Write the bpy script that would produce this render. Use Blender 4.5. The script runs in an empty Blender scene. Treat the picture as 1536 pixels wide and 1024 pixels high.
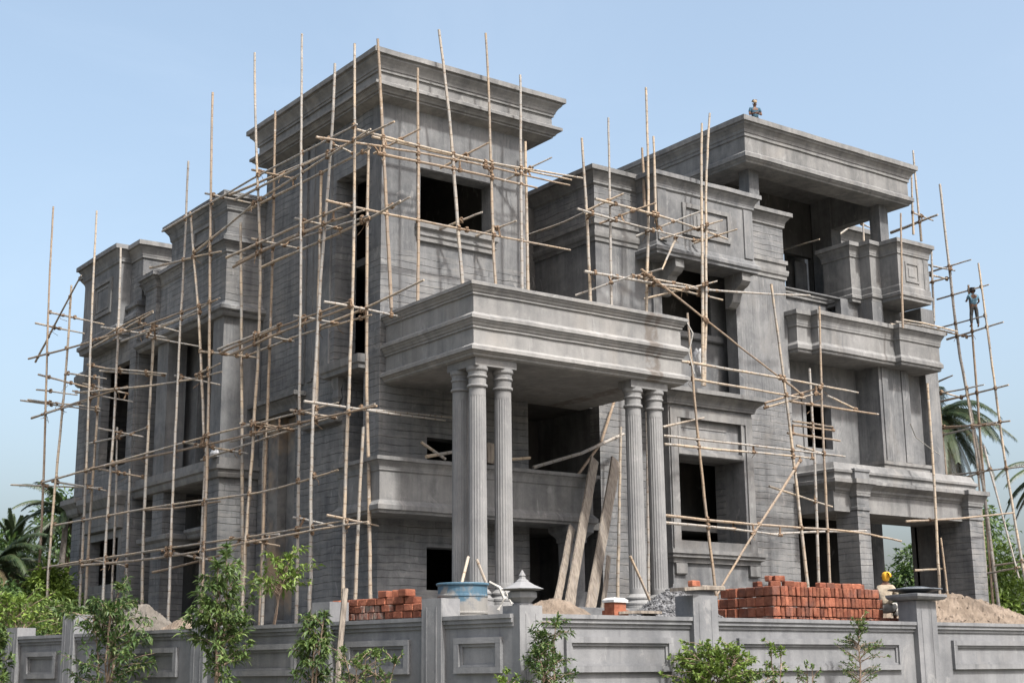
import bpy, bmesh, math, random
from mathutils import Vector, Matrix
from mathutils import noise as mnoise
random.seed(7)
sc = bpy.context.scene
col = sc.collection
R = math.radians

# ------------------------------------------------------------------ materials
def new_mat(name, rough=.9):
    m = bpy.data.materials.new(name); m.use_nodes = True
    nt = m.node_tree; b = nt.nodes['Principled BSDF']
    b.inputs['Roughness'].default_value = rough
    b.inputs['Specular IOR Level'].default_value = .25
    return m, nt, b
class NG:
    """small helper for wiring shader nodes"""
    def __init__(s, nt): s.nt = nt; s.L = nt.links
    def n(s, t, **kw):
        x = s.nt.nodes.new(t)
        for k, v in kw.items(): setattr(x, k, v)
        return x
    def put(s, sock, v):
        if hasattr(v, 'is_output') or isinstance(v, bpy.types.NodeSocket): s.L.new(v, sock)
        else: sock.default_value = v
    def math(s, op, a, b=0., c=0., clamp=False):
        x = s.n('ShaderNodeMath', operation=op, use_clamp=clamp)
        for i, v in enumerate((a, b, c)): s.put(x.inputs[i], v)
        return x.outputs[0]
    def noise(s, vec, scale, detail=4., rough=.55, dist=0.):
        x = s.n('ShaderNodeTexNoise'); s.L.new(vec, x.inputs['Vector'])
        x.inputs['Scale'].default_value = scale; x.inputs['Detail'].default_value = detail
        x.inputs['Roughness'].default_value = rough; x.inputs['Distortion'].default_value = dist
        return x.outputs['Fac']
    def vmul(s, vec, v):
        x = s.n('ShaderNodeVectorMath', operation='MULTIPLY'); s.L.new(vec, x.inputs[0]); x.inputs[1].default_value = v
        return x.outputs[0]
    def sm(s, v, lo, hi, to0=0., to1=1.):
        x = s.n('ShaderNodeMapRange', interpolation_type='SMOOTHSTEP'); s.put(x.inputs[0], v)
        for i, k in enumerate((lo, hi, to0, to1)): x.inputs[i+1].default_value = k
        return x.outputs[0]
    def mix(s, f, a, b, mode='MIX'):
        x = s.n('ShaderNodeMix', data_type='RGBA', blend_type=mode)
        s.put(x.inputs[0], f)
        for i, v in ((6, a), (7, b)):
            if isinstance(v, tuple): x.inputs[i].default_value = (*v, 1)
            else: s.L.new(v, x.inputs[i])
        return x.outputs[2]
    def bump(s, h, strength, dist=.02, prev=None):
        x = s.n('ShaderNodeBump'); x.inputs['Strength'].default_value = strength; x.inputs['Distance'].default_value = dist
        s.L.new(h, x.inputs['Height'])
        if prev is not None: s.L.new(prev, x.inputs['Normal'])
        return x.outputs[0]
    def pos(s): return s.n('ShaderNodeNewGeometry').outputs['Position']
    def rnd(s): return s.n('ShaderNodeObjectInfo').outputs['Random']

def concrete(name, dark=(.062,.066,.071), light=(.20,.202,.202), scored=False, combed=False, stain=.5, grain=1., pour=.38, drips=.38, blot=None):
    m, nt, b = new_mat(name, .92); g = NG(nt); P = g.pos()
    big = g.noise(P, .45, 6, .62, .4)
    streak = g.noise(g.vmul(P, (2.6, 2.6, .22)), 1.3, 5, .6)
    mid = g.noise(P, 2.3, 6, .65, .6)
    fine = g.noise(P, 16, 4, .7)
    v = g.math('ADD', g.math('MULTIPLY', big, .42), g.math('MULTIPLY', streak, .30))
    v = g.math('ADD', v, g.math('MULTIPLY', mid, .22))
    v = g.math('ADD', v, g.math('MULTIPLY', fine, .10))
    v = g.sm(v, .33, .72)
    c = g.mix(v, dark, light)
    warm = g.sm(g.noise(g.vmul(P, (1, 1, .55)), .7, 5, .6, .8), .52, .72)
    c = g.mix(g.math('MULTIPLY', warm, .36*stain), c, (.22,.19,.155))
    damp = g.sm(g.noise(g.vmul(P, (1.6, 1.6, .35)), .55, 6, .65), .58, .74)
    c = g.mix(g.math('MULTIPLY', damp, .36), c, (.12,.125,.13))
    sep = g.n('ShaderNodeSeparateXYZ'); g.L.new(P, sep.inputs[0])
    u = g.math('ADD', sep.outputs[0], sep.outputs[1])
    wv = g.noise(P, .8, 4, .6)
    cb = g.n('ShaderNodeCombineXYZ'); g.L.new(g.math('ADD', u, g.math('MULTIPLY', wv, .9)), cb.inputs[0]); g.L.new(g.math('ADD', sep.outputs[2], g.math('MULTIPLY', wv, .5)), cb.inputs[1])
    pb = g.n('ShaderNodeTexBrick'); g.L.new(cb.outputs[0], pb.inputs['Vector']); pb.inputs['Scale'].default_value = 1.
    pb.inputs['Brick Width'].default_value = 2.7; pb.inputs['Row Height'].default_value = 1.35; pb.inputs['Mortar Size'].default_value = 0.; pb.inputs['Color1'].default_value = (0,0,0,1); pb.inputs['Color2'].default_value = (1,1,1,1)
    c = g.mix(pour, c, g.mix(pb.outputs['Color'], (.62,.63,.65), (1.,.985,.96)), 'MULTIPLY')
    drip = g.math('MULTIPLY', g.sm(g.noise(g.vmul(P, (5.5, 5.5, .16)), 1.0, 4, .6), .56, .70), g.sm(g.noise(P, .5, 4, .6), .44, .60))
    c = g.mix(g.math('MULTIPLY', drip, drips), c, (.075,.077,.08))
    pale = g.math('MULTIPLY', g.sm(g.noise(g.vmul(P, (1, 1, .5)), 1.7, 6, .7, 1.2), .58, .68), .30)
    c = g.mix(pale, c, (.30,.298,.29))
    h = g.math('ADD', g.math('MULTIPLY', mid, .6), g.math('MULTIPLY', fine, .5*grain))
    nrm = g.bump(h, .28, .025)
    if scored:
        zz = g.math('ADD', sep.outputs[2], g.math('MULTIPLY', g.math('SUBTRACT', g.noise(g.vmul(P, (1, 1, 1.6)), .8, 4, .6), .5), .20))
        row = g.math('DIVIDE', zz, .225)
        fr = g.math('ABSOLUTE', g.math('SUBTRACT', g.math('FRACT', row), .5))
        wid = g.math('MULTIPLY', g.noise(P, 3.1, 3), .10)
        hl = g.sm(g.math('ADD', fr, wid), .475, .535)
        brk = g.sm(g.noise(g.vmul(P, (1, 1, 3.2)), .9, 5, .65), .37, .52)
        sh = g.math('MULTIPLY', g.math('FLOOR', row), .37)
        col_ = g.math('FRACT', g.math('ADD', g.math('DIVIDE', g.math('ADD', u, g.math('MULTIPLY', g.noise(P, .9, 3), .3)), .62), sh))
        vl = g.math('MULTIPLY', g.sm(g.math('ABSOLUTE', g.math('SUBTRACT', col_, .5)), .470, .492), g.sm(g.noise(P, .55, 4, .6), .52, .64))
        lines = g.math('MAXIMUM', g.math('MULTIPLY', hl, brk), g.math('MULTIPLY', vl, .7))
        rowtone = g.noise(g.vmul(P, (.7, .7, 4.2)), 1.2, 3, .6)
        c = g.mix(g.sm(rowtone, .46, .68, 0., .2), c, (.28,.265,.24))
        c = g.mix(g.math('MULTIPLY', lines, .80), c, (.045,.045,.045))
        nrm = g.bump(g.math('SUBTRACT', 1., lines), .6, .03, nrm)
    if combed:
        wob = g.math('MULTIPLY', g.noise(g.vmul(P, (1, 1, .25)), 2.2, 4, .7), .28)
        w = g.math('SINE', g.math('MULTIPLY', g.math('ADD', u, wob), 46.))
        msk = g.sm(g.noise(g.vmul(P, (1.3, 1.3, .5)), .9, 5, .65), .46, .60)
        lines = g.math('MULTIPLY', g.sm(w, .35, 1.), msk)
        c = g.mix(g.math('MULTIPLY', lines, .46), c, (.085,.088,.09))
        nrm = g.bump(g.math('SUBTRACT', 1., lines), .4, .03, nrm)
    if blot:
        x0, x1 = blot
        msk = g.math('MULTIPLY', g.sm(g.math('ADD', sep.outputs[0], g.math('MULTIPLY', g.noise(P, 2.2, 4, .6), .3)), x0, x0+.12), g.sm(g.math('ADD', sep.outputs[0], g.math('MULTIPLY', g.noise(P, 3.2, 4, .6), .3)), x1, x1+.15, 1., 0.))
        msk = g.math('MULTIPLY', msk, g.sm(g.noise(P, 2.6, 5, .7), .34, .56))
        c = g.mix(g.math('MULTIPLY', msk, .7), c, (.085,.07,.058))
    g.L.new(c, b.inputs['Base Color']); g.L.new(nrm, b.inputs['Normal'])
    return m

M = {}
M['plaster'] = concrete('grey_plaster')
M['scored'] = concrete('scored_plaster', scored=True)
M['combed'] = concrete('combed_plaster', combed=True)
M['mould'] = concrete('moulding_plaster', (.082,.084,.085), (.218,.216,.21), stain=.5, pour=.3, drips=.55)
M['porch'] = concrete('porch_moulding', (.12,.121,.12), (.248,.244,.234), stain=.5, pour=.25, drips=.45, blot=(6.75,7.3))
M['column'] = concrete('column_plaster', (.115,.117,.119), (.222,.222,.217), stain=.3, pour=.0, drips=.35)
M['wallgrey'] = concrete('boundary_plaster', (.105,.109,.115), (.228,.231,.234), stain=.3, pour=.4, drips=.8)
M['roomwall'] = concrete('shade_darkened_inner_plaster', (.045,.0445,.043), (.085,.083,.08))  # plaster colour darkened to paint in the shade of rooms and recesses

def bamboo_mat():
    m, nt, b = new_mat('bamboo', .6); g = NG(nt)
    uv = g.n('ShaderNodeUVMap').outputs[0]; P = g.pos(); r = g.rnd()
    sep = g.n('ShaderNodeSeparateXYZ'); g.L.new(uv, sep.inputs[0])
    v = sep.outputs[1]
    t = g.noise(P, 1.1, 5, .65, .3)
    c = g.mix(g.sm(t, .36, .62), (.225,.213,.193), (.325,.262,.19))
    c = g.mix(g.math('MULTIPLY', g.sm(r, .55, .95), .7), c, (.17,.12,.08))
    c = g.mix(g.math('MULTIPLY', g.sm(r, .40, .08), .75), c, (.235,.228,.215))
    dk = g.sm(g.noise(P, 2.7, 5, .7), .55, .7)
    c = g.mix(g.math('MULTIPLY', dk, .6), c, (.13,.085,.05))
    wh = g.sm(g.noise(P, 3.7, 3, .6), .6, .7)
    c = g.mix(g.math('MULTIPLY', wh, .5), c, (.40,.385,.36))
    f = g.math('FRACT', g.math('DIVIDE', v, .42))
    ring = g.sm(g.math('ABSOLUTE', g.math('SUBTRACT', f, .5)), .44, .49)
    c = g.mix(g.math('MULTIPLY', ring, .75), c, (.13,.085,.05))
    g.L.new(c, b.inputs['Base Color'])
    g.L.new(g.bump(g.noise(P, 22, 3), .3, .01), b.inputs['Normal'])
    return m
M['bamboo'] = bamboo_mat()
def simple(name, c1, c2, scale=4., rough=.9, bump=.3, vec=None, rnd=0., c3=None, detail=5.):
    m, nt, b = new_mat(name, rough); g = NG(nt); P = g.pos()
    q = g.vmul(P, vec) if vec else P
    t = g.noise(q, scale, detail, .62, .3)
    c = g.mix(g.sm(t, .34, .66), c1, c2)
    if c3: c = g.mix(g.math('MULTIPLY', g.sm(g.noise(q, scale*.37, 4, .6), .5, .7), .8), c, c3)
    if rnd:
        hs = g.n('ShaderNodeHueSaturation'); g.L.new(c, hs.inputs['Color'])
        g.L.new(g.math('ADD', 1.-rnd/2, g.math('MULTIPLY', g.rnd(), rnd)), hs.inputs['Value']); c = hs.outputs[0]
    g.L.new(c, b.inputs['Base Color'])
    if bump: g.L.new(g.bump(g.noise(q, scale*3, 4), bump, .02), b.inputs['Normal'])
    return m
M['rope'] = simple('coir_rope', (.085,.055,.035), (.19,.135,.09), 9)
M['brick'] = simple('red_clay_brick', (.125,.040,.023), (.195,.074,.043), 7, .95, .5, rnd=.75, c3=(.115,.055,.042))
M['dusty_brick'] = simple('dusty_brick', (.17,.06,.04), (.18,.155,.13), 5, .95, .5, rnd=.4, c3=(.14,.12,.10))
M['wood'] = simple('weathered_wood', (.12,.102,.085), (.23,.20,.165), 3, .85, .4, vec=(6,6,.6), c3=(.18,.162,.145))
M['sand'] = simple('building_sand', (.105,.082,.062), (.175,.14,.108), 3, 1., 1., c3=(.085,.067,.052), detail=8.)
M['earth'] = simple('dry_earth', (.075,.067,.056), (.125,.112,.096), .8, 1., .6, c3=(.14,.13,.115))
M['soil'] = simple('roadside_soil', (.13,.12,.10), (.20,.18,.15), .6, 1., .6, c3=(.08,.10,.05))
M['gravel'] = simple('crushed_stone', (.03,.031,.033), (.15,.152,.155), 11, .9, .4, rnd=.0)
M['bark'] = simple('bark', (.12,.085,.06), (.24,.18,.135), 6, .95, .5)
M['palmbark'] = simple('palm_bark', (.20,.17,.14), (.33,.29,.25), 5, .95, .5)
M['steel'] = simple('rusty_steel', (.19,.17,.15), (.30,.28,.26), 5, .6, .2, c3=(.25,.14,.08))
M['dark_pan'] = simple('dark_steel_pan', (.05,.06,.07), (.10,.11,.12), 5, .5, .2)
M['skin'] = simple('brown_skin', (.075,.038,.025), (.11,.058,.036), 6, .6, .05)
M['hair'] = simple('black_hair', (.012,.011,.010), (.03,.027,.025), 20, .7, .3)
M['blue_shirt'] = simple('blue_shirt', (.02,.052,.08), (.036,.08,.112), 6, .9, .4)
M['check_shirt'] = simple('checked_blue_shirt', (.04,.10,.15), (.13,.21,.26), 25, .9, .3)
M['dark_cloth'] = simple('dark_trousers', (.02,.02,.022), (.05,.048,.045), 8, .9, .3)
M['cream_cloth'] = simple('cream_cloth', (.20,.165,.12), (.31,.265,.20), 6, .9, .5, c3=(.28,.21,.15))
M['white_cloth'] = simple('white_cloth', (.24,.235,.215), (.36,.35,.325), 6, .9, .5)
M['yellow_cloth'] = simple('yellow_cloth', (.55,.27,.015), (.68,.38,.05), 7, .85, .3)
M['cap'] = simple('straw_cap', (.17,.13,.085), (.26,.20,.135), 12, .9, .3)
M['plastic'] = simple('white_plastic', (.24,.245,.25), (.42,.425,.43), 9, .4, .6)
M['white_paint'] = simple('white_wash', (.4,.4,.39), (.55,.55,.53), 8, .8, .3)
def drum_mat():
    m, nt, b = new_mat('old_blue_paint', .6); g = NG(nt); P = g.pos()
    t = g.noise(P, 3.2, 6, .65, .5); sep = g.n('ShaderNodeSeparateXYZ'); g.L.new(P, sep.inputs[0])
    wear = g.sm(g.math('ADD', t, g.math('MULTIPLY', g.math('SUBTRACT', 1.45, sep.outputs[2]), 1.1)), .46, .60)
    c = g.mix(wear, (.05,.10,.14), (.185,.18,.168))
    c = g.mix(g.math('MULTIPLY', g.sm(g.noise(P, 7, 5, .7), .52, .66), .7), c, (.12,.128,.135))
    c = g.mix(g.math('MULTIPLY', g.sm(g.noise(P, 2.1, 5, .7), .60, .7), .8), c, (.30,.24,.17))
    g.L.new(c, b.inputs['Base Color']); g.L.new(g.bump(t, .3), b.inputs['Normal'])
    return m
M['drum'] = drum_mat()
def leaf_mat(name, c1, c2, c3, trans=.35):
    m, nt, b = new_mat(name, .5); g = NG(nt); P = g.pos()
    uv = g.n('ShaderNodeUVMap').outputs[0]
    sep = g.n('ShaderNodeSeparateXYZ'); g.L.new(uv, sep.inputs[0])
    c = g.mix(g.sm(g.noise(P, 1.6, 4, .6), .35, .65), c1, c2)
    c = g.mix(g.sm(sep.outputs[0], .55, 1.), c, c3)
    g.L.new(c, b.inputs['Base Color'])
    b.inputs['Specular IOR Level'].default_value = .35
    tr = g.n('ShaderNodeBsdfTranslucent'); g.L.new(c, tr.inputs[0])
    mx = g.n('ShaderNodeMixShader'); mx.inputs[0].default_value = trans
    out = nt.nodes['Material Output']
    g.L.new(b.outputs[0], mx.inputs[1]); g.L.new(tr.outputs[0], mx.inputs[2]); g.L.new(mx.outputs[0], out.inputs[0])
    return m
M['leaf'] = leaf_mat('mango_leaf', (.038,.07,.018), (.075,.122,.03), (.14,.19,.055))
M['leafdark'] = leaf_mat('dark_leaf', (.03,.06,.016), (.055,.10,.024), (.12,.16,.05))
M['leafbright'] = leaf_mat('bright_leaf', (.065,.11,.017), (.115,.175,.03), (.18,.25,.05))
M['leaftree'] = leaf_mat('tree_leaf', (.03,.06,.018), (.06,.11,.028), (.11,.17,.04))
M['frond'] = leaf_mat('palm_frond', (.018,.033,.013), (.034,.056,.02), (.08,.085,.038), .12)
M['drygrass'] = leaf_mat('dry_frond', (.06,.05,.028), (.095,.078,.042), (.12,.10,.055), .2)

# ------------------------------------------------------------------ objects and mesh helpers
def props(o, label=None, cat=None, group=None, kind=None):
    if label: o['label'] = label
    if cat: o['category'] = cat
    if group: o['group'] = group
    if kind: o['kind'] = kind
    return o
def thing(name, loc, label, cat, group=None):
    o = bpy.data.objects.new(name, None); col.objects.link(o); o.location = loc
    o.empty_display_size = .2
    return props(o, label, cat, group)
class MB:
    def __init__(s): s.v = []; s.f = []; s.m = []; s.uv = []
    def face(s, pts, m=0, uv=None):
        i = len(s.v); s.v += [tuple(p) for p in pts]; s.f.append(tuple(range(i, i+len(pts)))); s.m.append(m)
        s.uv.append(uv)
    def box(s, x0, x1, y0, y1, z0, z1, m=0):
        a = [(x0,y0),(x1,y0),(x1,y1),(x0,y1)]
        s.face([(*p, z0) for p in a[::-1]], m); s.face([(*p, z1) for p in a], m)
        for i in range(4):
            p, q = a[i], a[(i+1) % 4]
            s.face([(*p, z0), (*q, z0), (*q, z1), (*p, z1)], m)
    def obox(s, c, ax, ay, az, m=0):
        c, ax, ay, az = map(Vector, (c, ax, ay, az))
        P = lambda i, j, k: c + ax*i + ay*j + az*k
        for q in (((-1,-1,-1),(-1,1,-1),(1,1,-1),(1,-1,-1)), ((-1,-1,1),(1,-1,1),(1,1,1),(-1,1,1)), ((-1,-1,-1),(1,-1,-1),(1,-1,1),(-1,-1,1)),
                  ((1,-1,-1),(1,1,-1),(1,1,1),(1,-1,1)), ((1,1,-1),(-1,1,-1),(-1,1,1),(1,1,1)), ((-1,1,-1),(-1,-1,-1),(-1,-1,1),(-1,1,1))):
            s.face([P(*p) for p in q], m)
    def beam(s, a, b, w, t, m=0, up=(0,0,1)):
        a, b = Vector(a), Vector(b); d = b-a
        sx = d.cross(Vector(up))
        if sx.length < 1e-4: sx = Vector((1,0,0))
        sx.normalize(); sy = sx.cross(d).normalized()
        s.obox((a+b)/2, sx*w/2, sy*t/2, d/2, m)
    def stack(s, poly, layers, m=0, cap=True, wav=.015, step=.7):
        """solid built from offset copies of a footprint, layers = (offset, z); hand-run mouldings are never dead straight"""
        n = len(poly); div = [max(1, int((Vector(poly[(i+1) % n])-Vector(poly[i])).length/step)) for i in range(n)]
        def wob(p):
            a = mnoise.noise_vector(Vector(p)*.9); b = mnoise.noise_vector(Vector(p)*3.1+Vector((7,3,1)))
            return (p[0]+(a.x+.45*b.x)*wav, p[1]+(a.y+.45*b.y)*wav, p[2]+(a.z+.45*b.z)*wav)
        rings = []
        for o, z in layers:
            q = offset(poly, o); ring = []
            for i in range(n):
                a, b = q[i], q[(i+1) % n]
                for k in range(div[i]):
                    f = k/div[i]; ring.append(wob((a[0]+(b[0]-a[0])*f, a[1]+(b[1]-a[1])*f, z)))
            rings.append(ring)
        N = len(rings[0])
        for A, B in zip(rings, rings[1:]):
            for i in range(N):
                j = (i+1) % N; s.face([A[i], A[j], B[j], B[i]], m)
        if cap: s.face(rings[0][::-1], m); s.face(rings[-1], m)
    def lathe(s, c, prof, n=24, m=0, flute=None):
        cx, cy = c; rings = []
        for k, (r, z) in enumerate(prof):
            ring = []
            for i in range(n):
                a = 2*math.pi*i/n; rr = r
                if flute and flute[0] <= z <= flute[1]: rr = r*(1-.055*(.5+.5*math.cos(a*flute[2]))**1.0)
                ring.append((cx+rr*math.cos(a), cy+rr*math.sin(a), z))
            rings.append(ring)
        for A, B in zip(rings, rings[1:]):
            for i in range(n):
                j = (i+1) % n; s.face([A[i], A[j], B[j], B[i]], m)
        s.face(rings[0][::-1], m); s.face(rings[-1], m)
    def tube(s, pts, rad, n=6, m=0, v0=0., tip=True):
        pts = [Vector(p) for p in pts]
        rads = rad if isinstance(rad, (list, tuple)) else [rad]*len(pts)
        rings = []; L = v0; ls = []
        for i, p in enumerate(pts):
            d = (pts[min(i+1, len(pts)-1)] - pts[max(i-1, 0)]).normalized()
            a = Vector((0,0,1)) if abs(d.z) < .9 else Vector((1,0,0))
            x = d.cross(a).normalized(); y = d.cross(x)
            rings.append([p + (x*math.cos(2*math.pi*k/n) + y*math.sin(2*math.pi*k/n))*rads[i] for k in range(n)])
            if i: L += (p-pts[i-1]).length
            ls.append(L)
        for i in range(len(rings)-1):
            for k in range(n):
                j = (k+1) % n
                s.face([rings[i][k], rings[i][j], rings[i+1][j], rings[i+1][k]], m, [(k/n, ls[i]), ((k+1)/n, ls[i]), ((k+1)/n, ls[i+1]), (k/n, ls[i+1])])
        if tip: s.face(rings[0][::-1], m); s.face(rings[-1], m)
    def build(s, name, mat, parent=None, smooth=False, merge=True, at=None):
        me = bpy.data.meshes.new(name)
        v = s.v
        if at is not None: v = [(p[0]-at[0], p[1]-at[1], p[2]-at[2]) for p in s.v]
        me.from_pydata(v, [], s.f)
        mats = mat if isinstance(mat, (list, tuple)) else [mat]
        for x in mats: me.materials.append(x)
        me.polygons.foreach_set('material_index', s.m)
        if any(u is not None for u in s.uv):
            ul = me.uv_layers.new(name='UVMap'); k = 0
            for f, u in zip(s.f, s.uv):
                for c in range(len(f)):
                    if u is not None: ul.data[k].uv = u[c]
                    k += 1
        if merge:
            bm = bmesh.new(); bm.from_mesh(me)
            bmesh.ops.remove_doubles(bm, verts=bm.verts, dist=1e-4)
            bmesh.ops.recalc_face_normals(bm, faces=bm.faces)
            bm.to_mesh(me); bm.free()
        if smooth: me.polygons.foreach_set('use_smooth', [True]*len(me.polygons))
        o = bpy.data.objects.new(name, me); col.objects.link(o)
        if at is not None: o.location = at
        if parent is not None:
            o.parent = parent
            pl = Vector((0,0,0)); q = parent
            while q is not None: pl += q.location; q = q.parent
            o.location = Vector(at if at is not None else (0,0,0)) - pl
        return o
def offset(poly, d):
    if abs(d) < 1e-9: return list(poly)
    n = len(poly); out = []
    for i in range(n):
        p0, p1, p2 = Vector(poly[i-1]), Vector(poly[i]), Vector(poly[(i+1) % n])
        e1 = (p1-p0).normalized(); e2 = (p2-p1).normalized()
        n1 = Vector((e1.y, -e1.x)); n2 = Vector((e2.y, -e2.x))
        bis = n1+n2
        out.append(tuple(p1 + bis * (d / max(.2, (1+n1.dot(n2))))))
    return out
def rect(x0, x1, y0, y1): return [(x0,y0),(x1,y0),(x1,y1),(x0,y1)]
def panel(mb, axis, p0, p1, u0, u1, z0, z1, holes=(), m=0):
    """wall between planes p0 and p1 across axis ('y': wall faces -Y, u is x; 'x': wall faces -X, u is y) with real openings"""
    us = sorted({u0, u1, *[h[i] for h in holes for i in (0, 1) if u0 < h[i] < u1]})
    zs = sorted({z0, z1, *[h[i] for h in holes for i in (2, 3) if z0 < h[i] < z1]})
    nu, nz = len(us)-1, len(zs)-1
    def solid(i, k):
        if not (0 <= i < nu and 0 <= k < nz): return False
        a, c = (us[i]+us[i+1])/2, (zs[k]+zs[k+1])/2
        return not any(h[0] < a < h[1] and h[2] < c < h[3] for h in holes)
    P = (lambda u, w, z: (u, w, z)) if axis == 'y' else (lambda u, w, z: (w, u, z))
    for i in range(nu):
        for k in range(nz):
            if not solid(i, k): continue
            a, b, c, d = us[i], us[i+1], zs[k], zs[k+1]
            for w in (p0, p1): mb.face([P(a,w,c), P(b,w,c), P(b,w,d), P(a,w,d)], m)
            if not solid(i-1, k): mb.face([P(a,p0,c), P(a,p1,c), P(a,p1,d), P(a,p0,d)], m)
            if not solid(i+1, k): mb.face([P(b,p0,c), P(b,p1,c), P(b,p1,d), P(b,p0,d)], m)
            if not solid(i, k-1): mb.face([P(a,p0,c), P(b,p0,c), P(b,p1,c), P(a,p1,c)], m)
            if not solid(i, k+1): mb.face([P(a,p0,d), P(b,p0,d), P(b,p1,d), P(a,p1,d)], m)
def frame(mb, axis, w0, w1, u0, u1, z0, z1, t, m=0):
    """raised rectangular border standing proud of a wall"""
    panel(mb, axis, w0, w1, u0, u1, z0, z1, [(u0+t, u1-t, z0+t, z1-t)], m)
def cornice(z1, nose, h, o0=0.):
    """classical cornice profile ending at the top z1: fillet, cyma, rim, top"""
    z0 = z1-h; n = nose
    return [(o0, z0), (o0+.20*n, z0+.005), (o0+.20*n, z0+.15*h), (o0+.24*n, z0+.16*h), (o0+.26*n, z0+.28*h), (o0+.36*n, z0+.41*h), (o0+.52*n, z0+.52*h),
            (o0+.66*n, z0+.61*h), (o0+.72*n, z0+.66*h), (o0+.72*n, z0+.72*h), (o0+n, z0+.725*h), (o0+n, z1)]
# ------------------------------------------------------------------ the setting
mb = MB(); mb.face([(-400,-400,-1.5),(500,-400,-1.5),(500,600,-1.5),(-400,600,-1.5)])
props(mb.build('ground', M['soil']), kind='structure')
WA = Vector((-8.4,-18.4)); WD = Vector((-.2206,.9754)); WN = Vector((-.9754,-.2206))     # left boundary: corner, direction, outward normal
def wl(u, off=0., z=None):
    p = WA + WD*u + WN*off
    return (p.x, p.y) if z is None else (p.x, p.y, z)
a, b = wl(.2, -.25), wl(26, -.25)
mb = MB(); mb.stack([(a[0]+.1, -18.1), (60,-18.1), (60,60), (-19,60), b], [(0,-1.4), (0,.8)])
props(mb.build('site_ground', M['earth']), kind='structure')

# ------------------------------------------------------------------ the house
H = thing('unfinished_house', (9, 3, .8), 'large unfinished grey concrete mansion with columned porch and stepped cornices, wrapped in bamboo scaffolding', 'house')
def part(name, mb, mat='plaster', parent=None, **kw): return mb.build(name, M[mat] if isinstance(mat, str) else mat, parent or H, **kw)

# --- tower
SL = (.86, 2.9, 9.7, 16.2)
mb = MB()
panel(mb, 'y', 0, .6, 0, 5.7, .8, 13.25, [(1.75,3.6,5.6,7.3), (1.75,3.3,2.6,3.9)])
panel(mb, 'x', 0, .8, .6, 8.1, .8, 18.2, [SL, (.95,2.2,6.6,9.35), (5.4,7.75,1.9,8.85)])
tower = part('tower_wall', mb, 'scored')
mb = MB(); panel(mb, 'y', .004, .6, .004, 5.696, 13.25, 18.2, [(1.45,4.3,14.2,16.08)])
part('upper_tower_wall', mb, 'combed')
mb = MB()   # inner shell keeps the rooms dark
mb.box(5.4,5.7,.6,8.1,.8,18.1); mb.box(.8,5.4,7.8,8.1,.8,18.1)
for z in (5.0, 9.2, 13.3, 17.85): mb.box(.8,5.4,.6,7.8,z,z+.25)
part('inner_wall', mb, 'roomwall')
mb = MB()
mb.stack(rect(0,6.3,0,7.75), [(-.02,18.02),(.30,18.14),(.36,18.15),(.36,18.21),(.42,18.22),(.46,18.28),(.53,18.33),(.53,18.37),(.61,18.375),(.61,18.47),(.56,18.50),(.37,18.60),(.34,18.62),(.34,18.90),
          (.40,18.905),(.40,18.99),(.43,19.0),(.45,19.08),(.51,19.18),(.58,19.26),(.61,19.29),(.61,19.38),(.71,19.385),(.71,19.55),(.2,19.57)])
part('tower_cornice', mb, 'mould')
# upper window sill and pilaster strips on the left face
mb = MB(); mb.stack(rect(1.35,4.35,-.1,.05), [(-.02,13.62),(0,13.62),(.0,13.76),(.05,13.80),(.05,13.84),(.0,13.85),(.0,13.98),(.10,14.05),(.10,14.19),(.0,14.20)])
w = MB(); frame(w, 'y', -.03, .004, 1.3, 4.45, 14.2, 16.25, .14)
wf = part('window_surround', w, 'plaster'); mb.build('window_sill', M['mould'], wf)
mb = MB()
for y0, y1 in ((3.15,3.75), (4.3,4.62), (4.85,5.15)):
    mb = MB(); mb.box(-.07, .0, y0, y1, 9.6, 17.98); part('wall_pilaster', mb, 'combed')
mb = MB(); mb.box(-.05, 0, 3.75, 4.3, 9.7, 17.9); part('wall_pilaster', mb, 'combed')
mb = MB(); mb.stack(rect(-.35,.3,.7,3.05), [(-.05,9.4),(0,9.42),(0,9.55),(.06,9.6),(.06,9.85),(0,9.87)])
for y in (2.45,):
    mb.stack(rect(-.2,0,y-.22,y+.22), [(-.1,8.55),(-.08,8.6),(-.02,8.75),(-.06,9.0),(0,9.2),(0,9.41)])
mb.stack(rect(-.25,0,2.25,4.6), [(-.03,7.95),(.0,7.98),(.05,8.12),(.05,8.28),(-.02,8.3)])
part('stair_ledge', mb, 'mould')
mb = MB(); mb.stack(rect(-.12,.1,5.05,8.02), cornice(9.35,.34,.55)); part('lintel_cornice', mb, 'mould')
mb = MB(); mb.box(.55,.7,5.42,7.73,1.9,8.8); mb.box(.2,.54,7.0,7.73,1.9,8.85); part('recess_wall', mb, simple('stained_plaster', (.10,.10,.10), (.19,.185,.175), 1.2, c3=(.36,.25,.15)))

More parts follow.
